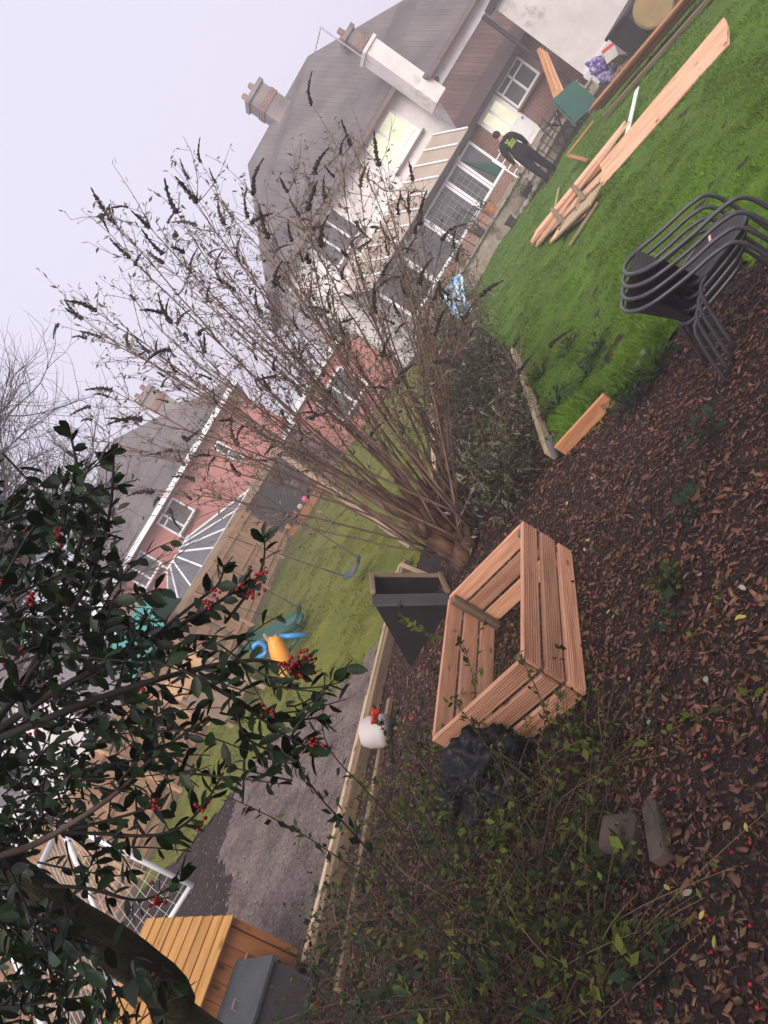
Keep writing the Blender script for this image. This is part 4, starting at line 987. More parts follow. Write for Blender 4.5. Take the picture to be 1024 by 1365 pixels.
for i in range(10):
    p = V(11.1 + random.uniform(-.5, .8), 15.9 + random.uniform(-.9, .6), .04 + .03 * (i % 4)); a = random.uniform(0, 3)
    tag(plank('kindling', p, p + V(math.cos(a) * .5, math.sin(a) * .5, random.uniform(0, .2)), .05, .03, M['sleeper2']), 'grey broken stick in the loose heap against the garage wall', 'stick', 'sticks heaped by the garage wall')
def pot(x, y, z, r, h, m, label, plant=True):
    t = thing('plant_pot', (x, y, z), label, 'pot')
    MB().tube([(x, y, z), (x, y, z + h * .85), (x, y, z + h * .86), (x, y, z + h)], [r * .75, r * .95, r * 1.06, r * 1.06], 14).build('pot', M[m], t, smooth=False)
    if plant:
        n = 90; P_ = rng.normal(size=(n, 3)) * [r * .7, r * .7, r * .6] + [x, y, z + h + r * .7]; D_ = runit(n); D_[:, 2] += .4
        scatter('foliage', *LEAFS, P_, D_, runit(n), rng.uniform(.06, .14, n), M['shrubleaf'], t)['kind'] = 'stuff'
pot(8.9, 20.2, .545, .17, .3, 'cedar', 'terracotta pot with grey green plant on the patio edge')
pot(8.0, 19.75, .545, .14, .24, 'slategrey', 'small charcoal pot with plant at the patio corner')
pot(9.3, 18.9, .0, .2, .3, 'darkmetal', 'large black pot with plant on the ground below the patio step')
pot(7.2, 19.9, .545, .2, .36, 'brownwall', 'wide brown pot with plant by the metal chairs')
pot(8.4, 19.0, .0, .15, .26, 'slategrey', 'empty charcoal pot on the soil before the patio', False)
pot(11.6, 18.0, .0, .18, .3, 'cedar', 'terracotta pot with plant behind the green recliner')
for i in range(7):
    p = V(8.7 + .22 * i, 18.7 + .05 * math.sin(3 * i), .07)
    lumpy('edging_stone', p, .11, (1.1, .8, .65), 'paving', ['first', 'second', 'third', 'fourth', 'fifth', 'sixth', 'seventh'][i] + ' pale edging stone along the lawn by the person, counted from the black pot', 'stone', i * 1.7, .12, None, True)
# blue cloth over a frame
bc = thing('draped_cloth', (4.6, 15.2, 0), 'pale blue patterned cloth draped over a low frame behind the buddleia', 'cloth')
cl = MB(); nu, nv = 14, 12; vs = []; fs = []
q00, q10, q11, q01 = at(590, 392, 15), at(614, 360, 15), at(632, 428, 14.8), at(606, 425, 14.8)
for j in range(nv + 1):
    for i in range(nu + 1):
        p = q00.lerp(q10, i / nu).lerp(q01.lerp(q11, i / nu), j / nv)
        vs.append(p + V(0, .09 * math.sin(i * 1.7 + j * .6) + .05 * math.cos(j * 2.1 - i), .04 * math.sin(i * 2.3 + j)))
for j in range(nv):
    for i in range(nu): k = j * (nu + 1) + i; fs.append((k, k + 1, k + nu + 2, k + nu + 1))
o = cl.add(vs, fs).build('cloth', M['bluecloth'], bc, smooth=True); o.modifiers.new('solid', 'SOLIDIFY').thickness = .01
MB().tube([q00 + V(0, .15, 0), V(q00.x, q00.y + .15, 0)], .02, 6).tube([q10 + V(0, .15, 0), V(q10.x, q10.y + .15, 0)], .02, 6).tube([q00 + V(0, .15, 0), q10 + V(0, .15, 0)], .02, 6).build('frame', M['zinc'], bc)

# ------------------------------------------------------------------ pot, sack and blocks in the foreground bed
wp = thing('plastic_tub', (-1.68, 6.0, 0), 'white plastic tub with red trim lying in the weeds by the pale rail', 'tub')
axis = V(.55, -.3, -.6).normalized(); c0 = V(-1.78, 6.1, .24)
prof = [(0, .07), (.015, .115), (.08, .14), (.2, .145), (.25, .135)]
MB().tube([c0 + axis * a for a, r in prof], [r for a, r in prof], 16).build('tub', M['whiteplastic'], wp, smooth=True)
for (px, py, s) in ((497, 955, 1), (533, 998, 1), (548, 962, .9)):
    q = at(px, py, 5.88); MB().add([q + V(-.07, 0, -.02), q + V(.06, .01, .05), q + V(.07, .02, -.03), q + V(-.04, .01, -.07), q + V(0, -.03, 0)], [(0, 4, 1), (1, 4, 2), (2, 4, 3), (3, 4, 0)]).build('red_trim', M['redplastic'], wp)
sk = thing('plastic_sack', (-1.05, 4.05, 0), 'crumpled black plastic sack leaning on the end of the timber planter', 'sack')
from mathutils import noise as mnoise
def crumpled(name, c, r, sc, seed):
    b = MB().sphere((0, 0, 0), 1, 64, 44); vs = []
    for v in b.v:
        v = Vector(v); o_ = V(seed, seed * 2.3, -seed)
        k = 1 + .3 * mnoise.noise(v * 1.3 + o_) + .24 * (1 - 2.4 * abs(mnoise.noise(v * 2.3 + o_))) + .13 * (1 - 2.4 * abs(mnoise.noise(v * 4.7 + o_ * 2)))
        vs.append(tuple(Vector(c) + V(v.x * sc[0], v.y * sc[1], max(v.z, -.75) * sc[2]) * r * k))
    b.v = vs; b.build(name, M['bag'], sk, smooth=True)
crumpled('sack_body', V(-.95, 3.84, .14), .21, (1.15, .8, 1.0), 3.1)
crumpled('sack_fold', V(-1.16, 3.94, .1), .16, (1.0, .8, .9), 7.7)
crumpled('sack_fold', V(-1.06, 3.68, .09), .16, (1.2, .7, .8), 11.3)
def block(c, sx, sy, sz, rz, label, tilt=.0):
    b = MB(); Mx = Matrix.Translation(c) @ Matrix.Rotation(rz, 4, 'Z') @ Matrix.Rotation(tilt, 4, 'X')
    n = 5; vs = []; fs = []
    b.box((-sx / 2, -sy / 2, -sz / 2), (sx / 2, sy / 2, sz / 2), Mx)
    o = tag(b.build('concrete_block', M['stone'], None, bevel=.012), label, 'block'); return o
block(V(-.66, 2.74, .03), .17, .19, .07, .65, 'pale worn concrete block among the weeds by the bark chips', .12)
block(V(-.535, 2.57, .025), .08, .27, .07, -.5, 'narrow mossy concrete block beside the wider worn block', -.08)

# ------------------------------------------------------------------ foliage helpers
def bez(a, b, c, n):
    return [a * (1 - t) ** 2 + b * (2 * t * (1 - t)) + c * t * t for t in [i / n for i in range(n + 1)]]
def npv(l): return np.array([tuple(v) for v in l])

# ------------------------------------------------------------------ buddleia
bu = thing('buddleia_bush', (.02, 6.9, 0), 'tall leafless buddleia bush with dark dead flower spikes behind the planter', 'bush')
base = V(.02, 6.9, 0)
# the thick peeling stools
for (px, py, Y, r) in ((545, 690, 6.9, .09), (560, 640, 7.1, .075), (520, 680, 6.8, .06), (600, 600, 7.2, .06), (580, 560, 7.3, .045), (610, 660, 7.0, .08), (500, 650, 6.9, .05), (560, 700, 6.7, .06), (530, 640, 7.0, .05), (590, 630, 7.1, .055), (475, 640, 6.9, .04), (620, 610, 7.2, .05), (550, 600, 7.2, .045), (510, 610, 7.0, .04)):
    tip = at(px, py, Y); b_ = base + V(random.uniform(-.12, .22), random.uniform(-.15, .2), 0)
    mid = b_.lerp(tip, .5) + V(random.uniform(-.05, .05), 0, random.uniform(0, .08)); ps_ = bez(b_, mid, tip, 9)
    ps_ = [p + V(random.uniform(-.03, .03), random.uniform(-.03, .03), random.uniform(-.015, .015)) for p in ps_]
    MB().tube(ps_, [1.05 * r * (1.2 - .65 * i / 9) * random.uniform(.75, 1.2) for i in range(10)], 9).build('trunk', M['budbark'], bu, smooth=True)
spm = []
for s in range(7):
    mb = MB(); L_ = 1.0; cv_ = random.uniform(-.5, .5); pts = []; rr = []
    for i in range(13):
        t = i / 12; pts.append(V(t, cv_ * t * t * .8, -.25 * t * t * (1 + s % 3))); rr.append((.068 * (1 - .75 * t) + .009) * (1.25 if i % 2 else .7) * random.uniform(.8, 1.2))
    mb.tube(pts, rr, 6)
    for i in range(26):
        t = random.random() * .8; p = V(t, cv_ * t * t * .8, -.25 * t * t * (1 + s % 3)); d = V(random.uniform(-.2, .5), random.uniform(-1, 1), random.uniform(-1, 1)).normalized()
        mb.tube([p, p + d * (.13 * (1 - .6 * t))], [.025, .03], 3)
    me = bpy.data.meshes.new('flower_spike'); me.from_pydata(mb.v, [], mb.f); me.materials.append(M['spike']); spm.append(me)
nspike = [0]
def spike(p, d, L_):
    nspike[0] += 1
    if nspike[0] > 290: return
    o = bpy.data.objects.new('flower_spike', random.choice(spm))
    x = d.normalized(); y = V(0, 0, 1).cross(x); y = y if y.length > .05 else V(1, 0, 0); y.normalize()
    ro = random.uniform(-.7, .7); z = x.cross(y); y2 = y * math.cos(ro) + z * math.sin(ro); z2 = x.cross(y2)
    Mx = Matrix(((x.x, y2.x, z2.x, p.x), (x.y, y2.y, z2.y, p.y), (x.z, y2.z, z2.z, p.z), (0, 0, 0, 1))) @ Matrix.Diagonal((L_, L_ * random.uniform(.8, 1.15), L_, 1))
    link(o, bu, Mx)
tips = [(150, 292), (200, 305), (237, 285), (262, 272), (293, 268), (128, 415), (135, 450), (175, 345), (110, 425), (150, 520), (165, 600), (205, 655), (300, 300), (340, 262), (385, 258), (420, 232), (455, 205), (470, 195),
        (505, 222), (545, 285), (520, 250), (590, 320), (560, 300), (640, 395), (610, 350), (690, 500), (620, 430), (480, 250), (440, 270), (400, 290), (360, 320), (320, 350), (280, 330), (250, 370), (230, 430), (200, 470), (240, 520),
        (190, 560), (230, 600), (260, 640), (180, 400), (220, 350), (330, 290), (380, 350), (430, 330), (470, 330), (520, 340), (560, 380), (420, 400), (350, 420), (300, 440), (500, 420), (460, 450), (580, 450), (310, 560), (350, 520), (270, 480), (390, 470)]
random.shuffle(tips)
twl = MB(); LP = []; LD = []; LL = []
def jit(s): return V(random.gauss(0, s), random.gauss(0, s), random.gauss(0, s))
for (px, py) in tips:
    Y = random.uniform(6.0, 7.9) if py > 300 or px < 400 else random.uniform(6.6, 8.4)
    tip = at(px, py, Y); b_ = base + V(random.uniform(-.15, .3), random.uniform(-.2, .3), random.uniform(.1, .5))
    b_ += V((tip.x - base.x) * .12, (tip.y - base.y) * .12, 0)
    ln_ = (tip - b_).length
    ctl = b_.lerp(tip, .5) + V(0, 0, .1 * ln_) + jit(.06 * ln_)
    ps_ = bez(b_, ctl, tip, 14)
    ps_ = [p + jit(.006) for p in ps_]
    r0 = .004 + .0026 * ln_
    MB().tube(ps_, [r0 * (1 - .85 * i / 14) + .0016 for i in range(15)], 5).build('stem', M['budstem'], bu, smooth=True)
    if random.random() < .8: spike(ps_[-1], (ps_[-1] - ps_[-3]) + jit(.05), random.uniform(.17, .29))
    for i in range(4, 15):
        d0 = (ps_[min(i + 1, 14)] - ps_[i - 1]).normalized()
        for s in range(4 if i > 5 else 2):
            if random.random() < .35: continue
            sd = (d0 + jit(.6)).normalized(); L_ = random.uniform(.18, .75) * (1.15 - .5 * i / 14)
            e_ = ps_[i] + sd * L_ + V(0, 0, random.uniform(-.02, .12))
            q = bez(ps_[i], ps_[i] + sd * L_ * .5 + jit(.03), e_, 4)
            twl.tube(q, [.0042, .0035, .003, .0024, .0016], 3, caps=False)
            if random.random() < .105: spike(q[-1], (q[-1] - q[-2]) + V(0, 0, random.uniform(-.06, .03)) + jit(.03), random.uniform(.12, .24))
            for k in range(1, 5):
                for h in range(2):
                    if random.random() < .62: LP.append(q[k] + jit(.008)); LD.append((q[k] - q[k - 1]).normalized() * .5 + jit(.6) + V(0, 0, -.25)); LL.append(random.uniform(.025, .085))
                if random.random() < .4:
                    w_ = q[k] + ((q[k] - q[k - 1]).normalized() + jit(.6)).normalized() * random.uniform(.06, .16); twl.tube([q[k], w_], [.0024, .0012], 3, caps=False)
                    for h in range(2): LP.append(w_); LD.append(jit(.7) + V(0, 0, -.3)); LL.append(random.uniform(.02, .06))
        for h in range(2):
            if random.random() < .6: LP.append(ps_[i]); LD.append(d0 * .5 + jit(.7)); LL.append(random.uniform(.02, .06))
tag(twl.build('twigs', M['budstem'], bu), kind='stuff')
n_ = len(LP); o = scatter('leaves', *LEAFN, npv(LP), npv(LD), runit(n_), np.array(LL), M['budleaf'], bu, wscale=rng.uniform(.9, 1.9, n_)); tag(o, kind='stuff')
# ------------------------------------------------------------------ sage-green shrub
sh = thing('sage_shrub', (1.3, 7.6, 0), 'low grey green leafy shrub between the planter and the lawn edging', 'shrub')
stm = MB(); P_ = []; D_ = []; Ls = []
for i in range(340):
    a = random.random()
    b_ = V(.8, 6.35, 0).lerp(V(2.9, 11.2, 0), a ** 1.15) + V(random.uniform(-.45, .3), random.uniform(-.5, .5), 0)
    dd_ = jit(.45) + V(0, 0, .8); hgt = random.uniform(.2, .75) * (1 + .95 * a)
    q = bez(b_, b_ + V(dd_.x * .2, dd_.y * .2, hgt * .6), b_ + V(dd_.x * .55, dd_.y * .5, hgt), 6)
    stm.tube(q, [.006, .0055, .005, .004, .003, .002, .0015], 3, caps=False)
    for k in range(1, 7):
        for h in range(7):
            P_.append(q[k] + jit(.045)); D_.append(jit(.7) + V(0, 0, .25)); Ls.append(random.uniform(.04, .1))
stm.build('stems', M['twig'], sh)['kind'] = 'stuff'; n_ = len(P_)
tag(scatter('foliage', *LEAFS, npv(P_), npv(D_), runit(n_) * .6 + [0, 0, .8], np.array(Ls), M['shrubleaf'], sh, wscale=rng.uniform(.45, .8, n_)), kind='stuff')
# scrubby growth behind, along the fence line
sb_ = thing('scrub_hedge', (4.5, 13.5, 0), 'brownish scrubby hedge along the lawn edge below the blue cloth', 'hedge')
stm = MB(); P_ = []; D_ = []; Ls = []
for i in range(150):
    a = random.random(); b_ = V(2.9, 10.6, 0).lerp(V(6.6, 19.8, 0), a) + V(random.uniform(-.7, .15), random.uniform(-.5, .5), 0)
    dd_ = jit(.5) + V(0, 0, .9); hgt = random.uniform(.4, 1.2)
    q = bez(b_, b_ + V(dd_.x * .2, dd_.y * .2, hgt * .6), b_ + V(dd_.x * .6, dd_.y * .6, hgt), 5)
    stm.tube(q, [.008, .007, .006, .004, .003, .002], 3, caps=False)
    for k in range(1, 6):
        for h in range(6): P_.append(q[k] + jit(.07)); D_.append(jit(.7) + V(0, 0, .2)); Ls.append(random.uniform(.04, .1))
stm.build('stems', M['twig'], sb_)['kind'] = 'stuff'; n_ = len(P_)
tag(scatter('foliage', *LEAFS, npv(P_), npv(D_), runit(n_), np.array(Ls), mat('brownish_leaf', (.05, .05, .025), (.17, .15, .08), var='island', rough=.8, trans=.2, mid=(.09, .075, .04)), sb_), kind='stuff')

# ------------------------------------------------------------------ bare tree
bt_ = thing('bare_tree', (-8.6, 16, .5), 'leafless tree with fine twigs above the holly', 'tree')
brm = MB()
def grow(p, d, L_, r, lev):
    n = 5; pts = [p]; q = p; dd_ = d.normalized()
    for i in range(n):
        dd_ = (dd_ + jit(.13) + V(0, 0, .03)).normalized(); q = q + dd_ * (L_ / n); pts.append(q)
    brm.tube(pts, [r * (1 - .55 * i / n) for i in range(n + 1)], 5 if lev < 2 else 3, caps=False)
    if lev >= 5: return
    for i in range(2, n + 1):
        for s in range(2 if lev in (1, 2, 3) else 1):
            if random.random() < .2: continue
            nd = (dd_ + jit(.48)).normalized(); grow(pts[i], nd, L_ * random.uniform(.5, .75), r * .5, lev + 1)
root = at(110, 955, 16); root.z = .5; fork = at(20, 900, 16)
MB().tube([root, root.lerp(fork, .5) + V(.05, 0, 0), fork], [.2, .17, .14], 10).build('trunk', M['twig'], bt_, smooth=True)
for (px, py) in ((10, 600), (60, 520), (-60, 560), (90, 640), (40, 690), (20, 540), (-20, 650), (70, 600)):
    tgt = at(px, py, random.uniform(14.5, 16.5)); grow(fork, tgt - fork, (tgt - fork).length * .62, .07, 1)
tag(brm.build('branches', M['twig'], bt_), kind='stuff')
# ------------------------------------------------------------------ holly tree
ho = thing('holly_tree', (-1.56, 1.75, 0), 'dark glossy holly tree with red berries and mossy trunk', 'tree')
tk = [V(-1.6, 1.75, -.05), V(-1.54, 1.78, .7), at(262, 1385, 1.8), at(228, 1325, 1.8), at(160, 1268, 1.8), at(75, 1212, 1.8), at(-5, 1145, 1.82), at(-90, 1040, 1.85), at(-180, 950, 1.9), at(-300, 850, 2.0)]
tr_ = [.095, .078, .058, .052, .05, .047, .043, .039, .035, .03]
sp_ = smooth_path(tk, 4); rr_ = [tr_[min(i // 4, 9)] * (1 - (i % 4) / 4) + tr_[min(i // 4 + 1, 9)] * ((i % 4) / 4) for i in range(len(sp_))]
MB().tube(sp_, [r * random.uniform(.96, 1.04) for r in rr_], 14).build('trunk', M['bark'], ho, smooth=True)
HL = []      # leaf list: pos, dir, up, len, pixel depth
BR = []      # berry clusters
def leafy(q, n, ll=(.034, .058), tipb=False, dense=1.0):
    tot = sum((q[i + 1] - q[i]).length for i in range(len(q) - 1)); k = max(2, int(n))
    for j in range(k):
        t = (j + random.random() * .6) / k * (len(q) - 1); i = min(int(t), len(q) - 2); p = q[i].lerp(q[i + 1], t - i)
        d = (q[i + 1] - q[i]).normalized(); sd = jit(1); sd = (sd - d * sd.dot(d)).normalized()
        HL.append((p, d * random.uniform(.2, .9) + sd * random.uniform(.6, 1.0) + V(0, 0, random.uniform(-.25, .15)), V(0, 0, 1) + jit(.55), random.uniform(*ll)))
def berries(p, n=9, r=.028):
    b = MB()
    for i in range(n): b.sphere(p + jit(r * .34), random.uniform(.0042, .0054), 7, 5)
    b.build('berry_cluster', M['berry'], ho, smooth=True)['kind'] = 'stuff'
def branch(pix, r0, r1, n, m='twig', bpos=(), ll=(.036, .06), start=0.25):
    pts = smooth_path([at(*p) for p in pix], 4); k = len(pts) - 1
    MB().tube(pts, [r0 + (r1 - r0) * i / k for i in range(k + 1)], 6).build('branch', M[m if m != 'twig' else 'hollytwig'], ho, smooth=True)
    s = int(start * k); leafy(pts[s:], n, ll)
    leafy(pts[-3:], 4, ll)
    for t in bpos: berries(pts[int(t * k)] + jit(.01), random.randint(7, 15))
    return pts
branch([(-90, 1040, 1.85), (20, 930, 1.95), (80, 800, 2.0), (112, 690, 2.05), (92, 570, 2.1)], .013, .003, 34, bpos=(.6,))
branch([(20, 930, 1.95), (110, 790, 1.9), (145, 690, 1.9), (152, 605, 1.9)], .008, .0025, 24)
branch([(-90, 1040, 1.85), (60, 930, 1.8), (190, 860, 1.8), (280, 810, 1.85), (330, 775, 1.9)], .012, .003, 30, bpos=(.75, .9))
branch([(300, 830, 1.85), (338, 780, 1.8), (352, 745, 1.8), (352, 712, 1.8)], .005, .002, 11, bpos=(.35, .55), start=0)
branch([(190, 860, 1.8), (265, 800, 1.75), (290, 780, 1.75), (300, 755, 1.75)], .005, .002, 11, start=0, bpos=(.5,))
branch([(-60, 1010, 1.8), (120, 935, 1.7), (250, 895, 1.65), (340, 880, 1.62), (408, 892, 1.6)], .01, .0025, 16, bpos=(.93, .97), start=.5)
berries(at(398, 893, 1.6), 18, .035); berries(at(412, 890, 1.6), 14, .03)
branch([(250, 895, 1.65), (310, 930, 1.6), (370, 960, 1.6), (432, 955, 1.6)], .006, .002, 24, start=.1, bpos=(.6,))
branch([(310, 930, 1.6), (380, 980, 1.55), (420, 1000, 1.55)], .004, .002, 15, start=0, bpos=(.9,))
branch([(310, 920, 1.6), (330, 985, 1.55), (400, 1010, 1.55)], .004, .002, 15, start=0)
branch([(-30, 1150, 1.62), (40, 1128, 1.6), (100, 1095, 1.6), (160, 1053, 1.6), (215, 1000, 1.65), (280, 955, 1.65)], .009, .003, 14, m='paletwig', start=.6)
branch([(-40, 1110, 1.7), (100, 1110, 1.65), (210, 1113, 1.6), (262, 1085, 1.6), (298, 1030, 1.6)], .005, .002, 17, bpos=(.7, .86), start=.35)
branch([(60, 1180, 1.7), (120, 1185, 1.6), (190, 1200, 1.55), (245, 1170, 1.55)], .005, .002, 14, bpos=(.75,), start=.2)
branch([(100, 1105, 1.65), (190, 1080, 1.6), (215, 1060, 1.6)], .004, .002, 10, bpos=(.9,), start=.2)
branch([(-60, 1355, 1.5), (30, 1340, 1.45), (110, 1330, 1.4)], .006, .002, 10)
branch([(-80, 870, 1.9), (30, 830, 2.0), (140, 830, 2.0), (240, 870, 2.0)], .009, .003, 26, bpos=(.4, .8))
branch([(-120, 760, 1.9), (0, 740, 2.0), (60, 700, 2.1), (90, 640, 2.1)], .008, .003, 26, bpos=(.6,))
MASS = [(-60, 690), (40, 640), (110, 620), (165, 720), (200, 790), (235, 850), (225, 900), (215, 940), (180, 960), (140, 1030), (90, 1090), (50, 1120), (-60, 1180)]
MASS2 = [(-40, 1240), (50, 1190), (120, 1230), (100, 1290), (170, 1310), (150, 1390), (-40, 1390)]
tw = MB()
def fill(poly, N, y0, y1, nl):
    xs_ = [p[0] for p in poly]; ys_ = [p[1] for p in poly]; c = 0
    while c < N:
        px, py = random.uniform(min(xs_), max(xs_)), random.uniform(min(ys_), max(ys_))
        if not inpoly(np.array(px), np.array(py), poly): continue
        c += 1; p = at(px, py, random.uniform(y0, y1)); hub = at(-60, 980, 1.9)
        d = ((p - hub).normalized() + jit(.6)).normalized(); L_ = random.uniform(.1, .26)
        q = bez(p - d * L_ * .5, p + jit(.02), p + d * L_ * .5 + V(0, 0, -.02), 5); tw.tube(q, [.003, .0028, .0025, .002, .0018, .0014], 3, caps=False)
        leafy(q, nl)
        if random.random() < .05: berries(p + jit(.02), random.randint(4, 11))
fill(MASS, 300, 1.5, 2.9, 9); fill(MASS2, 40, 1.35, 2.0, 8)
fill([(225, 820), (330, 860), (430, 900), (455, 985), (390, 1010), (300, 1050), (230, 1120), (150, 1180), (70, 1180), (140, 1060), (210, 950)], 46, 1.45, 1.95, 7)
fill([(-20, 1130), (90, 1200), (180, 1290), (240, 1365), (120, 1380), (-20, 1300)], 16, 1.35, 1.7, 6)
# the rest of the crown, unseen overhead and behind, added to shade the foreground
for i in range(2300):
    a = random.random()
    p = V(random.uniform(-3.8, 2.6), random.uniform(-4.6, .1), random.uniform(2.7, 4.6))
    q = bez(p, p + jit(.1), p + jit(.16), 3); tw.tube(q, .003, 3, caps=False); leafy(q, 9, (.06, .1))
tag(tw.build('twigs', M['hollytwig'], ho), kind='stuff')
HL.sort(key=lambda h: 0 if h[0].z > 3 and h[0].y < 1.2 else -h[3] / max(h[0].y, .5))
me_l = [mesh_of('leaf', [(x, y * w_, z * c_ - .10 * b_ * x * x) for x, y, z in LEAFH[0]], LEAFH[1], M['holly']) for w_, c_, b_ in ((1, 1, 0), (.85, 1.6, .8), (1.1, .7, .3), (.95, 1.2, -.5))]
for me in me_l: me.polygons.foreach_set('use_smooth', [True] * len(me.polygons))
for (p, d, u, l) in HL[:300]:
    o = bpy.data.objects.new('leaf', random.choice(me_l)); x = d.normalized(); y = u.cross(x).normalized(); z = x.cross(y)
    link(o, ho, Matrix(((x.x, y.x, z.x, p.x), (x.y, y.y, z.y, p.y), (x.z, y.z, z.z, p.z), (0, 0, 0, 1))) @ Matrix.Diagonal((l, l, l, 1)))
R_ = HL[300:]
tag(scatter('foliage', *LEAFH, npv([h[0] for h in R_]), npv([h[1] for h in R_]), npv([h[2] for h in R_]), np.array([h[3] for h in R_]), M['holly_many'], ho, wscale=rng.uniform(.8, 1.1, len(R_)), smooth=True), kind='stuff')

# ------------------------------------------------------------------ brambles and weeds in the foreground
def bramble(pix, r, nl, ll, label, m='weedleaf', stem='twig', group=None, name='bramble_stem'):
    pts = smooth_path([at(*p) for p in pix], 5)
    t = thing(name, pts[0], label, 'bramble', group); k = len(pts) - 1
    MB().tube(pts, [r * (1 - .6 * i / k) for i in range(k + 1)], 5).build('stem', M[stem], t, smooth=True)
    P_ = []; D_ = []; L_ = []
    for j in range(nl):
        tt = (.12 + .88 * (j + random.random()) / nl) * k; i = min(int(tt), k - 1); p = pts[i].lerp(pts[i + 1], tt - i); d = (pts[i + 1] - pts[i]).normalized()
        for h in range(3):
            P_.append(p + jit(.01)); D_.append(d * .3 + jit(.6) + V(0, 0, .1)); L_.append(random.uniform(*ll))
    n = len(P_); scatter('leaves', *LEAFS, npv(P_), npv(D_), runit(n) * .5 + [0, 0, .8], np.array(L_), M[m], t, wscale=rng.uniform(1.0, 1.5, n))['kind'] = 'stuff'
    return t
bramble([(640, 1300, 2.7), (560, 1210, 2.5), (470, 1110, 2.4), (410, 1040, 2.4), (330, 900, 2.5)], .006, 16, (.03, .055), 'dark arching bramble crossing the grey mud path', 'darkleaf')
bramble([(620, 1230, 3.0), (520, 1090, 2.7), (440, 1000, 2.6), (430, 940, 2.6)], .004, 12, (.03, .05), 'thin bramble reaching up to the holly berries')
bramble([(620, 1280, 3.0), (500, 1180, 2.8), (400, 1110, 2.7), (300, 1060, 2.6)], .004, 14, (.03, .055), 'leafy bramble arching over the pale rail')
bramble([(600, 1160, 3.3), (560, 1060, 3.4), (520, 990, 3.5), (500, 950, 3.6)], .004, 14, (.03, .05), 'bramble growing across the white tub')
bramble([(700, 1200, 3.0), (690, 1080, 3.0), (640, 980, 3.1), (600, 930, 3.2)], .004, 16, (.03, .05), 'bramble climbing over the black sack')
bramble([(720, 1150, 3.0), (740, 1020, 3.0), (720, 930, 3.0), (690, 870, 3.1)], .004, 16, (.025, .045), 'bramble in front of the planter slats')
bramble([(780, 1150, 2.9), (800, 1020, 2.9), (830, 960, 3.0)], .004, 12, (.025, .045), 'bramble at the bark side of the planter corner')
bramble([(640, 980, 3.9), (630, 900, 3.9), (610, 840, 4.0)], .004, 10, (.035, .06), 'bramble growing up inside the planter corner')
bramble([(590, 870, 5.6), (565, 840, 5.6), (540, 830, 5.7), (530, 810, 5.8)], .005, 9, (.06, .1), 'broad leaved bramble in front of the cold frame')
bramble([(460, 1330, 2.2), (520, 1290, 2.2), (600, 1230, 2.3), (680, 1220, 2.4)], .003, 8, (.03, .045), 'bramble trailing low across the leaf litter')
st_ = MB(); P_ = []; D_ = []; L_ = []; PD = []; DD = []; LDk = []
def inview(p):
    v = Vector(p) - V(0, 0, CAM_H); w = v.dot(FW)
    if w < .3: return None
    R = v.dot(RT) / w * FPX; U = v.dot(UPV) / w * FPX
    return 512 + R * sn - U * cs, 682.5 - R * cs - U * sn
WEED = [(470, 1020), (600, 990), (740, 960), (800, 940), (860, 1000), (800, 1120), (870, 1250), (800, 1400), (420, 1400), (430, 1290)]
cnt = 0
while cnt < 600:
    px, py = random.uniform(420, 880), random.uniform(950, 1400)
    if not inpoly(np.array(px), np.array(py), WEED): continue
    g = gp(px, py)
    if g.y > 5.2: continue
    # keep clear of planter and rail
    cnt += 1; hgt = random.uniform(.12, .55) * (1.0 if px < 760 else .45)
    ln_ = jit(.35); q = bez(g, g + V(ln_.x * .3, ln_.y * .3, hgt * .7), g + V(ln_.x, ln_.y, hgt * random.uniform(.5, 1.0)), 6)
    st_.tube(q, [.003, .0028, .0025, .0022, .0018, .0014, .001], 3, caps=False)
    big = random.random() < .2
    for k in range(2, 7):
        for h in range(4 if not big else 8):
            if random.random() < .5:
                tgt = (PD, DD, LDk) if (px < 640 and py > 1150 and random.random() < .7) else (P_, D_, L_)
                tgt[0].append(q[k] + jit(.014)); tgt[1].append(jit(.7) + V(0, 0, .1)); tgt[2].append(random.uniform(.018, .042) * (1.8 if big else 1))
wd = thing('weed_tangle', (-1.0, 3.2, 0), 'tangle of dry stems and small green leaves between planter and coop', 'weeds'); wd['kind'] = 'stuff'
st_.build('stems', M['straw'], wd)['kind'] = 'stuff'
for (a, b, c, m) in ((P_, D_, L_, 'weedleaf'), (PD, DD, LDk, 'darkleaf')):
    n = len(a); scatter('leaves', *LEAFS, npv(a), npv(b), runit(n) * .6 + [0, 0, .8], np.array(c), M[m], wd, wscale=rng.uniform(.9, 1.5, n))['kind'] = 'stuff'
def clump(px, py, n, ll, spread, m, label, hgt=.12, ws=(1.0, 1.5)):
    g = gt(px, py); P_ = []; D_ = []; L_ = []; stc = MB(); t = thing('weed_plant', g, label, 'weed')
    for i in range(n):
        d = jit(1); d.z = abs(d.z) * .5 + .15; d.normalize(); e = g + V(d.x * spread, d.y * spread, hgt * random.uniform(.3, 1)); stc.tube([g, g.lerp(e, .5) + V(0, 0, .02), e], [.002, .002, .0015], 3, caps=False)
        P_.append(e - d * .01); D_.append(d + V(0, 0, -.1)); L_.append(random.uniform(*ll))
    stc.build('stems', M['darkleaf'], t)['kind'] = 'stuff'; scatter('leaves', *LEAFS, npv(P_), npv(D_), runit(n) * .4 + [0, 0, 1], np.array(L_), M[m], t, wscale=rng.uniform(*ws, n))['kind'] = 'stuff'
clump(900, 780, 60, (.03, .06), .09, 'weedleaf', 'bright green weed clump among the bark chips', .1)
clump(930, 690, 16, (.06, .11), .1, 'darkleaf', 'broad leaved weed in the bark chips below the chairs')
clump(960, 575, 14, (.06, .12), .1, 'darkleaf', 'broad leaved weed in the bark chips beside the chair legs')
clump(905, 825, 8, (.06, .1), .06, 'darkleaf', 'small three leaved weed below the bright clump')
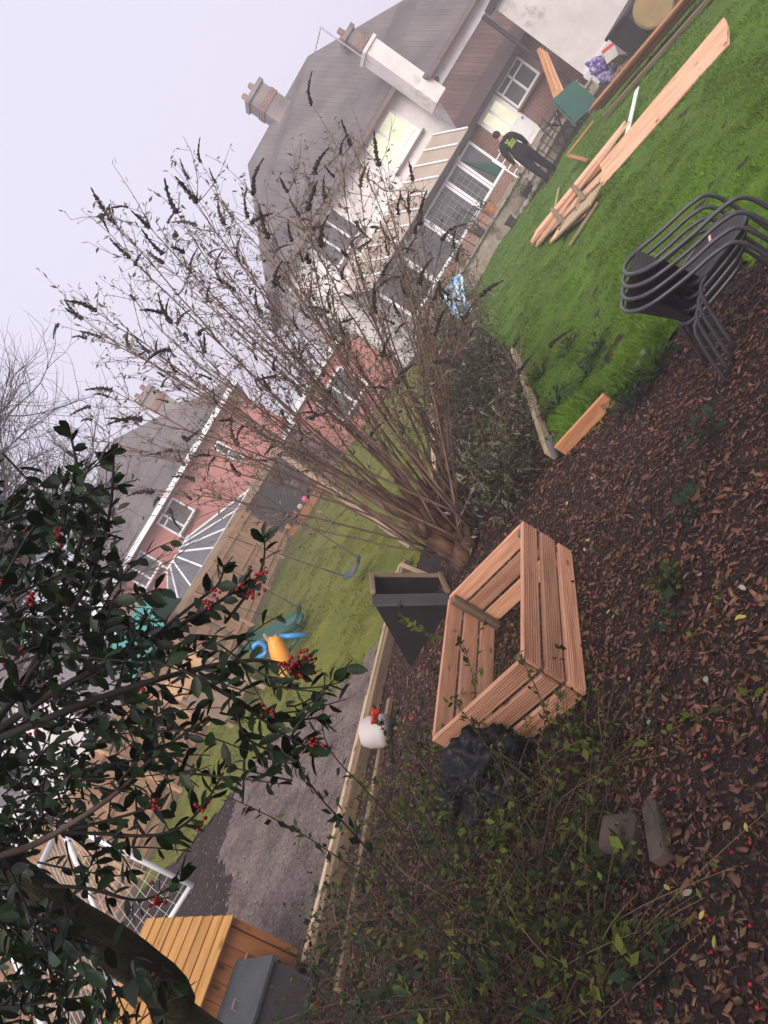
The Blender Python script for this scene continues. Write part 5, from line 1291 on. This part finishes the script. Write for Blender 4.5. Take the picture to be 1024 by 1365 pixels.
clump(850, 540, 40, (.05, .09), .14, 'darkleaf', 'leafy weed at the corner of the short edging board')
clump(785, 500, 60, (.04, .08), .3, 'darkleaf', 'creeping leafy weeds along the lawn side of the long edging board', .1)
for i, (px, py, lb) in enumerate(((880, 500, 'leafy weed tuft below the chair legs on the lawn edge'), (835, 520, 'leafy weed tuft beside the grey pipe on the lawn edge'), (800, 470, 'low weed patch on the lawn near the grey pipe'), (760, 470, 'low weed patch on the lawn side of the long edging board'), (745, 540, 'weed tuft inside the corner of the edging boards'), (725, 500, 'weed tuft half way along the long edging board'))):
    clump(px, py, 60, (.035, .075), .2, 'weedleaf' if i % 2 else 'darkleaf', lb, .12)
clump(890, 1300, 20, (.05, .09), .12, 'darkleaf', 'dark green weed in the leaf litter near the blocks')
clump(835, 1170, 26, (.03, .06), .1, 'darkleaf', 'ivy sprig growing over the sunken block')

# ------------------------------------------------------------------ bark chips, leaf litter, grass
def sample_ground(N, poly_px, ymax, keep=None, w=1.0):
    """random ground points over the view of the bed, thinning with distance"""
    out = []
    while sum(len(o) for o in out) < N:
        y = 1.1 + (ymax - 1.1) * rng.random(20000) ** w; x = (rng.random(20000) - .5) * 2 * (1.15 * y + 1.2)
        k = keep(x, y); out.append(np.stack([x[k], y[k]], 1))
    return np.concatenate(out)[:N]
def bed(x, y):
    l = (x - b0.x) * bd.y - (y - b0.y) * bd.x      # + is the camera side of the rails
    return (l > .12) & ~inpoly(x, y, LAWN) & (x < 4.2) & (x > -3.6) & (y < 8.2)
pp = sample_ground(90000, None, 7.6, bed, .8); n = len(pp)
z = ground_z(pp[:, 0], pp[:, 1]) + rng.uniform(-.004, .016, n)
d = runit(n); d[:, 2] *= .28; u = runit(n) * .45 + [0, 0, 1]
sz = np.minimum(rng.lognormal(math.log(.0195), .52, n), .06)
tag(scatter('bark_chips', *CHIP, np.column_stack([pp, z]), d, u, sz, M['chip'], None, wscale=rng.uniform(.6, 1.7, n)), kind='stuff')
pp = sample_ground(5200, None, 5.5, lambda x, y: bed(x, y) & ((x < .2 + .12 * y) | (rng.random(len(x)) < .12)), .9); n = len(pp)
d = runit(n); d[:, 2] *= .35
tag(scatter('leaf_litter', *LEAFS, np.column_stack([pp, ground_z(pp[:, 0], pp[:, 1]) + rng.uniform(.012, .035, n)]), d, runit(n) * .6 + [0, 0, 1], rng.uniform(.02, .05, n), M['litter'], None, wscale=rng.uniform(.6, 1.5, n)), kind='stuff')
pp = sample_ground(5000, None, 11, lambda x, y: inpoly(x, y, MUD) | inpoly(x, y, [(-4.2, 4.9), (-4.6, 8.6), (-4.3, 10), (-7, 10.5), (-6, 5)]), .9); n = len(pp)
d = runit(n); d[:, 2] *= .2
tag(scatter('gravel_bits', *CHIP, np.column_stack([pp, ground_z(pp[:, 0], pp[:, 1]) + np.where(inpoly(pp[:, 0], pp[:, 1], MUD), .036, .008)]), d, runit(n) * .3 + [0, 0, 1], rng.uniform(.012, .035, n), mat('grey_bits', (.04, .03, .028), (.3, .26, .24), var='island', rough=.8, mid=(.09, .07, .065)), None), kind='stuff')
# single fallen leaves and berries that stand out
fl_m = {k: mesh_of('fallen_leaf', LEAFH[0], LEAFH[1], M[k]) for k in ('redleaf', 'paleleaf', 'yellowleaf')}
mp = []
for i in range(5):
    a = -1.2 + .6 * i; mp += [(math.cos(a - .3) * .35, math.sin(a - .3) * .35, .02), (math.cos(a) * (1 - .12 * abs(i - 2)), math.sin(a) * (1 - .12 * abs(i - 2)), -.05)]
mp.append((math.cos(1.5) * .35, math.sin(1.5) * .35, .02)); mp.append((-.25, 0, 0))
maple = mesh_of('maple_leaf', mp, [tuple(range(11)) + (11,)], M['redleaf'])
def fallen(px, py, kind, l, group_label, group):
    g = gt(px, py); me = maple if kind == 'maple' else fl_m[kind]
    o = bpy.data.objects.new('fallen_leaf', me); nrm_ = (V(0, 0, 1) + jit(.25)).normalized(); a = random.uniform(0, 6.3); x = V(math.cos(a), math.sin(a), 0); y = nrm_.cross(x).normalized(); x = y.cross(nrm_)
    p = V(g.x, g.y, g.z + .024)
    link(o, None, Matrix(((x.x, y.x, nrm_.x, p.x), (x.y, y.y, nrm_.y, p.y), (x.z, y.z, nrm_.z, p.z), (0, 0, 0, 1))) @ Matrix.Diagonal((l, l, l, 1)))
    tag(o, group_label, 'leaf', group)
for (px, py) in ((878, 885), (853, 935), (725, 1005), (1015, 1015), (960, 1000), (950, 1005), (800, 1240), (745, 1330), (970, 1320), (950, 1180)):
    fallen(px, py, 'maple', random.uniform(.025, .04), 'red brown maple leaf fallen on the bark chips', 'fallen maple leaves')
for (px, py) in ((830, 1250), (800, 990), (870, 970), (845, 905), (785, 730), (800, 755), (945, 905), (765, 1010), (1000, 790), (770, 650), (940, 770), (925, 765), (868, 762), (730, 690), (795, 640), (880, 1040), (990, 1240), (930, 1190)):
    fallen(px, py, 'paleleaf', random.uniform(.04, .065), 'pale silvery leaf fallen on the bark chips', 'fallen pale leaves')
for (px, py) in ((790, 722), (818, 815), (820, 828), (985, 830), (990, 828), (748, 588), (760, 670), (1000, 1100), (960, 1250), (940, 1230), (900, 1190), (1010, 940)):
    fallen(px, py, 'yellowleaf', random.uniform(.03, .05), 'yellow green leaf fallen on the bark chips', 'fallen yellow leaves')
bme = MB().sphere((0, 0, 0), .0065, 8, 6); bm_ = bpy.data.meshes.new('fallen_berry'); bm_.from_pydata(bme.v, [], bme.f); bm_.materials.append(M['berry'])
for i in range(26):
    px, py = random.uniform(800, 1020), random.uniform(800, 1360)
    g = gt(px, py); o = bpy.data.objects.new('fallen_berry', bm_); link(o, None, Matrix.Translation(g + V(0, 0, .026)))
    tag(o, 'tiny red berry fallen on the bark chips', 'berry', 'fallen holly berries')

def grass(name, N, poly, m, y0, hmin, hmax, zoff, parent=None):
    xs_ = [p[0] for p in poly]; ys_ = [p[1] for p in poly]; out = []; c = 0
    while c < N:
        x = rng.uniform(min(xs_), max(xs_), 60000); y = rng.uniform(min(ys_), max(ys_), 60000)
        k = inpoly(x + .08 * wob(x, y, 5), y + .08 * wob(y, x, 5), poly) & (rng.random(60000) < np.clip((y0 / np.hypot(x, y)) ** 2.0, 0, 1)) & (np.hypot(x, y) < 25)
        k &= (np.abs(x / np.maximum(y, .1)) < 1.35)
        out.append(np.stack([x[k], y[k]], 1)); c += k.sum()
    pp = np.concatenate(out)[:N]; n = len(pp); dist = np.hypot(pp[:, 0], pp[:, 1])
    tuft = .6 + .8 * np.clip(.5 + .9 * wob(pp[:, 0], pp[:, 1], 3.1, 2), 0, 1)
    d = runit(n) * .75; d[:, 2] = np.abs(d[:, 2]) * .4 + .75
    L_ = rng.uniform(hmin, hmax, n) * tuft
    z = ground_z(pp[:, 0], pp[:, 1]) + zoff + .014 * wob(pp[:, 0], pp[:, 1], 3.1, 2)
    return tag(scatter(name, *BLADE, np.column_stack([pp, z]), d, runit(n), L_, M[m], None, wscale=.8 + dist * .16), kind='stuff')
grass('grass', 260000, LAWN, 'blade', 5.0, .018, .044, .014)
grass('mossy_grass', 70000, LAWN2, 'blade2', 8.5, .018, .04, .016)
pp = np.stack([rng.uniform(1.5, 10, 1500), rng.uniform(4.5, 15, 1500)], 1); pp = pp[inpoly(pp[:, 0], pp[:, 1], LAWN)][:420]; n = len(pp); d = runit(n); d[:, 2] *= .3
tag(scatter('lawn_leaf_litter', *LEAFS, np.column_stack([pp, ground_z(pp[:, 0], pp[:, 1]) + rng.uniform(.045, .06, n)]), d, runit(n) * .5 + [0, 0, 1], rng.uniform(.03, .06, n), M['litter'], None), kind='stuff')
# longer grass fringing the lawn edge by the chairs
pp = np.concatenate([np.stack([rng.normal(2.05, .28, 2600), rng.normal(5.35, .22, 2600)], 1), np.stack([rng.normal(1.55, .25, 900), rng.normal(5.9, .2, 900)], 1)])
pp = pp[inpoly(pp[:, 0], pp[:, 1] - .03, LAWN)]; n = len(pp); d = runit(n) * .9; d[:, 2] = np.abs(d[:, 2]) + .35; d[:, 1] -= .25
tag(scatter('long_grass', [(0, -.02, 0), (0, .02, 0), (.5, .022, .04), (.5, -.018, .04), (1, 0, -.05)], [(0, 1, 2), (0, 2, 3), (3, 2, 4)], np.column_stack([pp, np.full(n, .02)]), d, runit(n), rng.uniform(.08, .2, n), M['blade'], None), kind='stuff')

# ------------------------------------------------------------------ haze
hz = MB().box((-122, -122, -1.2), (122, 122, 11.6)).build('haze', mat('mist', (1, 1, 1))); tag(hz, kind='stuff')
hm = bpy.data.materials.new('mist_volume'); hm.use_nodes = True; hn = hm.node_tree
hn.nodes.remove(hn.nodes['Principled BSDF'])
pv = hn.nodes.new('ShaderNodeVolumePrincipled'); pv.inputs['Color'].default_value = (.93, .9, .94, 1); pv.inputs['Density'].default_value = .0075; pv.inputs['Anisotropy'].default_value = .25
hn.links.new(pv.outputs[0], hn.nodes['Material Output'].inputs['Volume'])
hz.data.materials.clear(); hz.data.materials.append(hm)
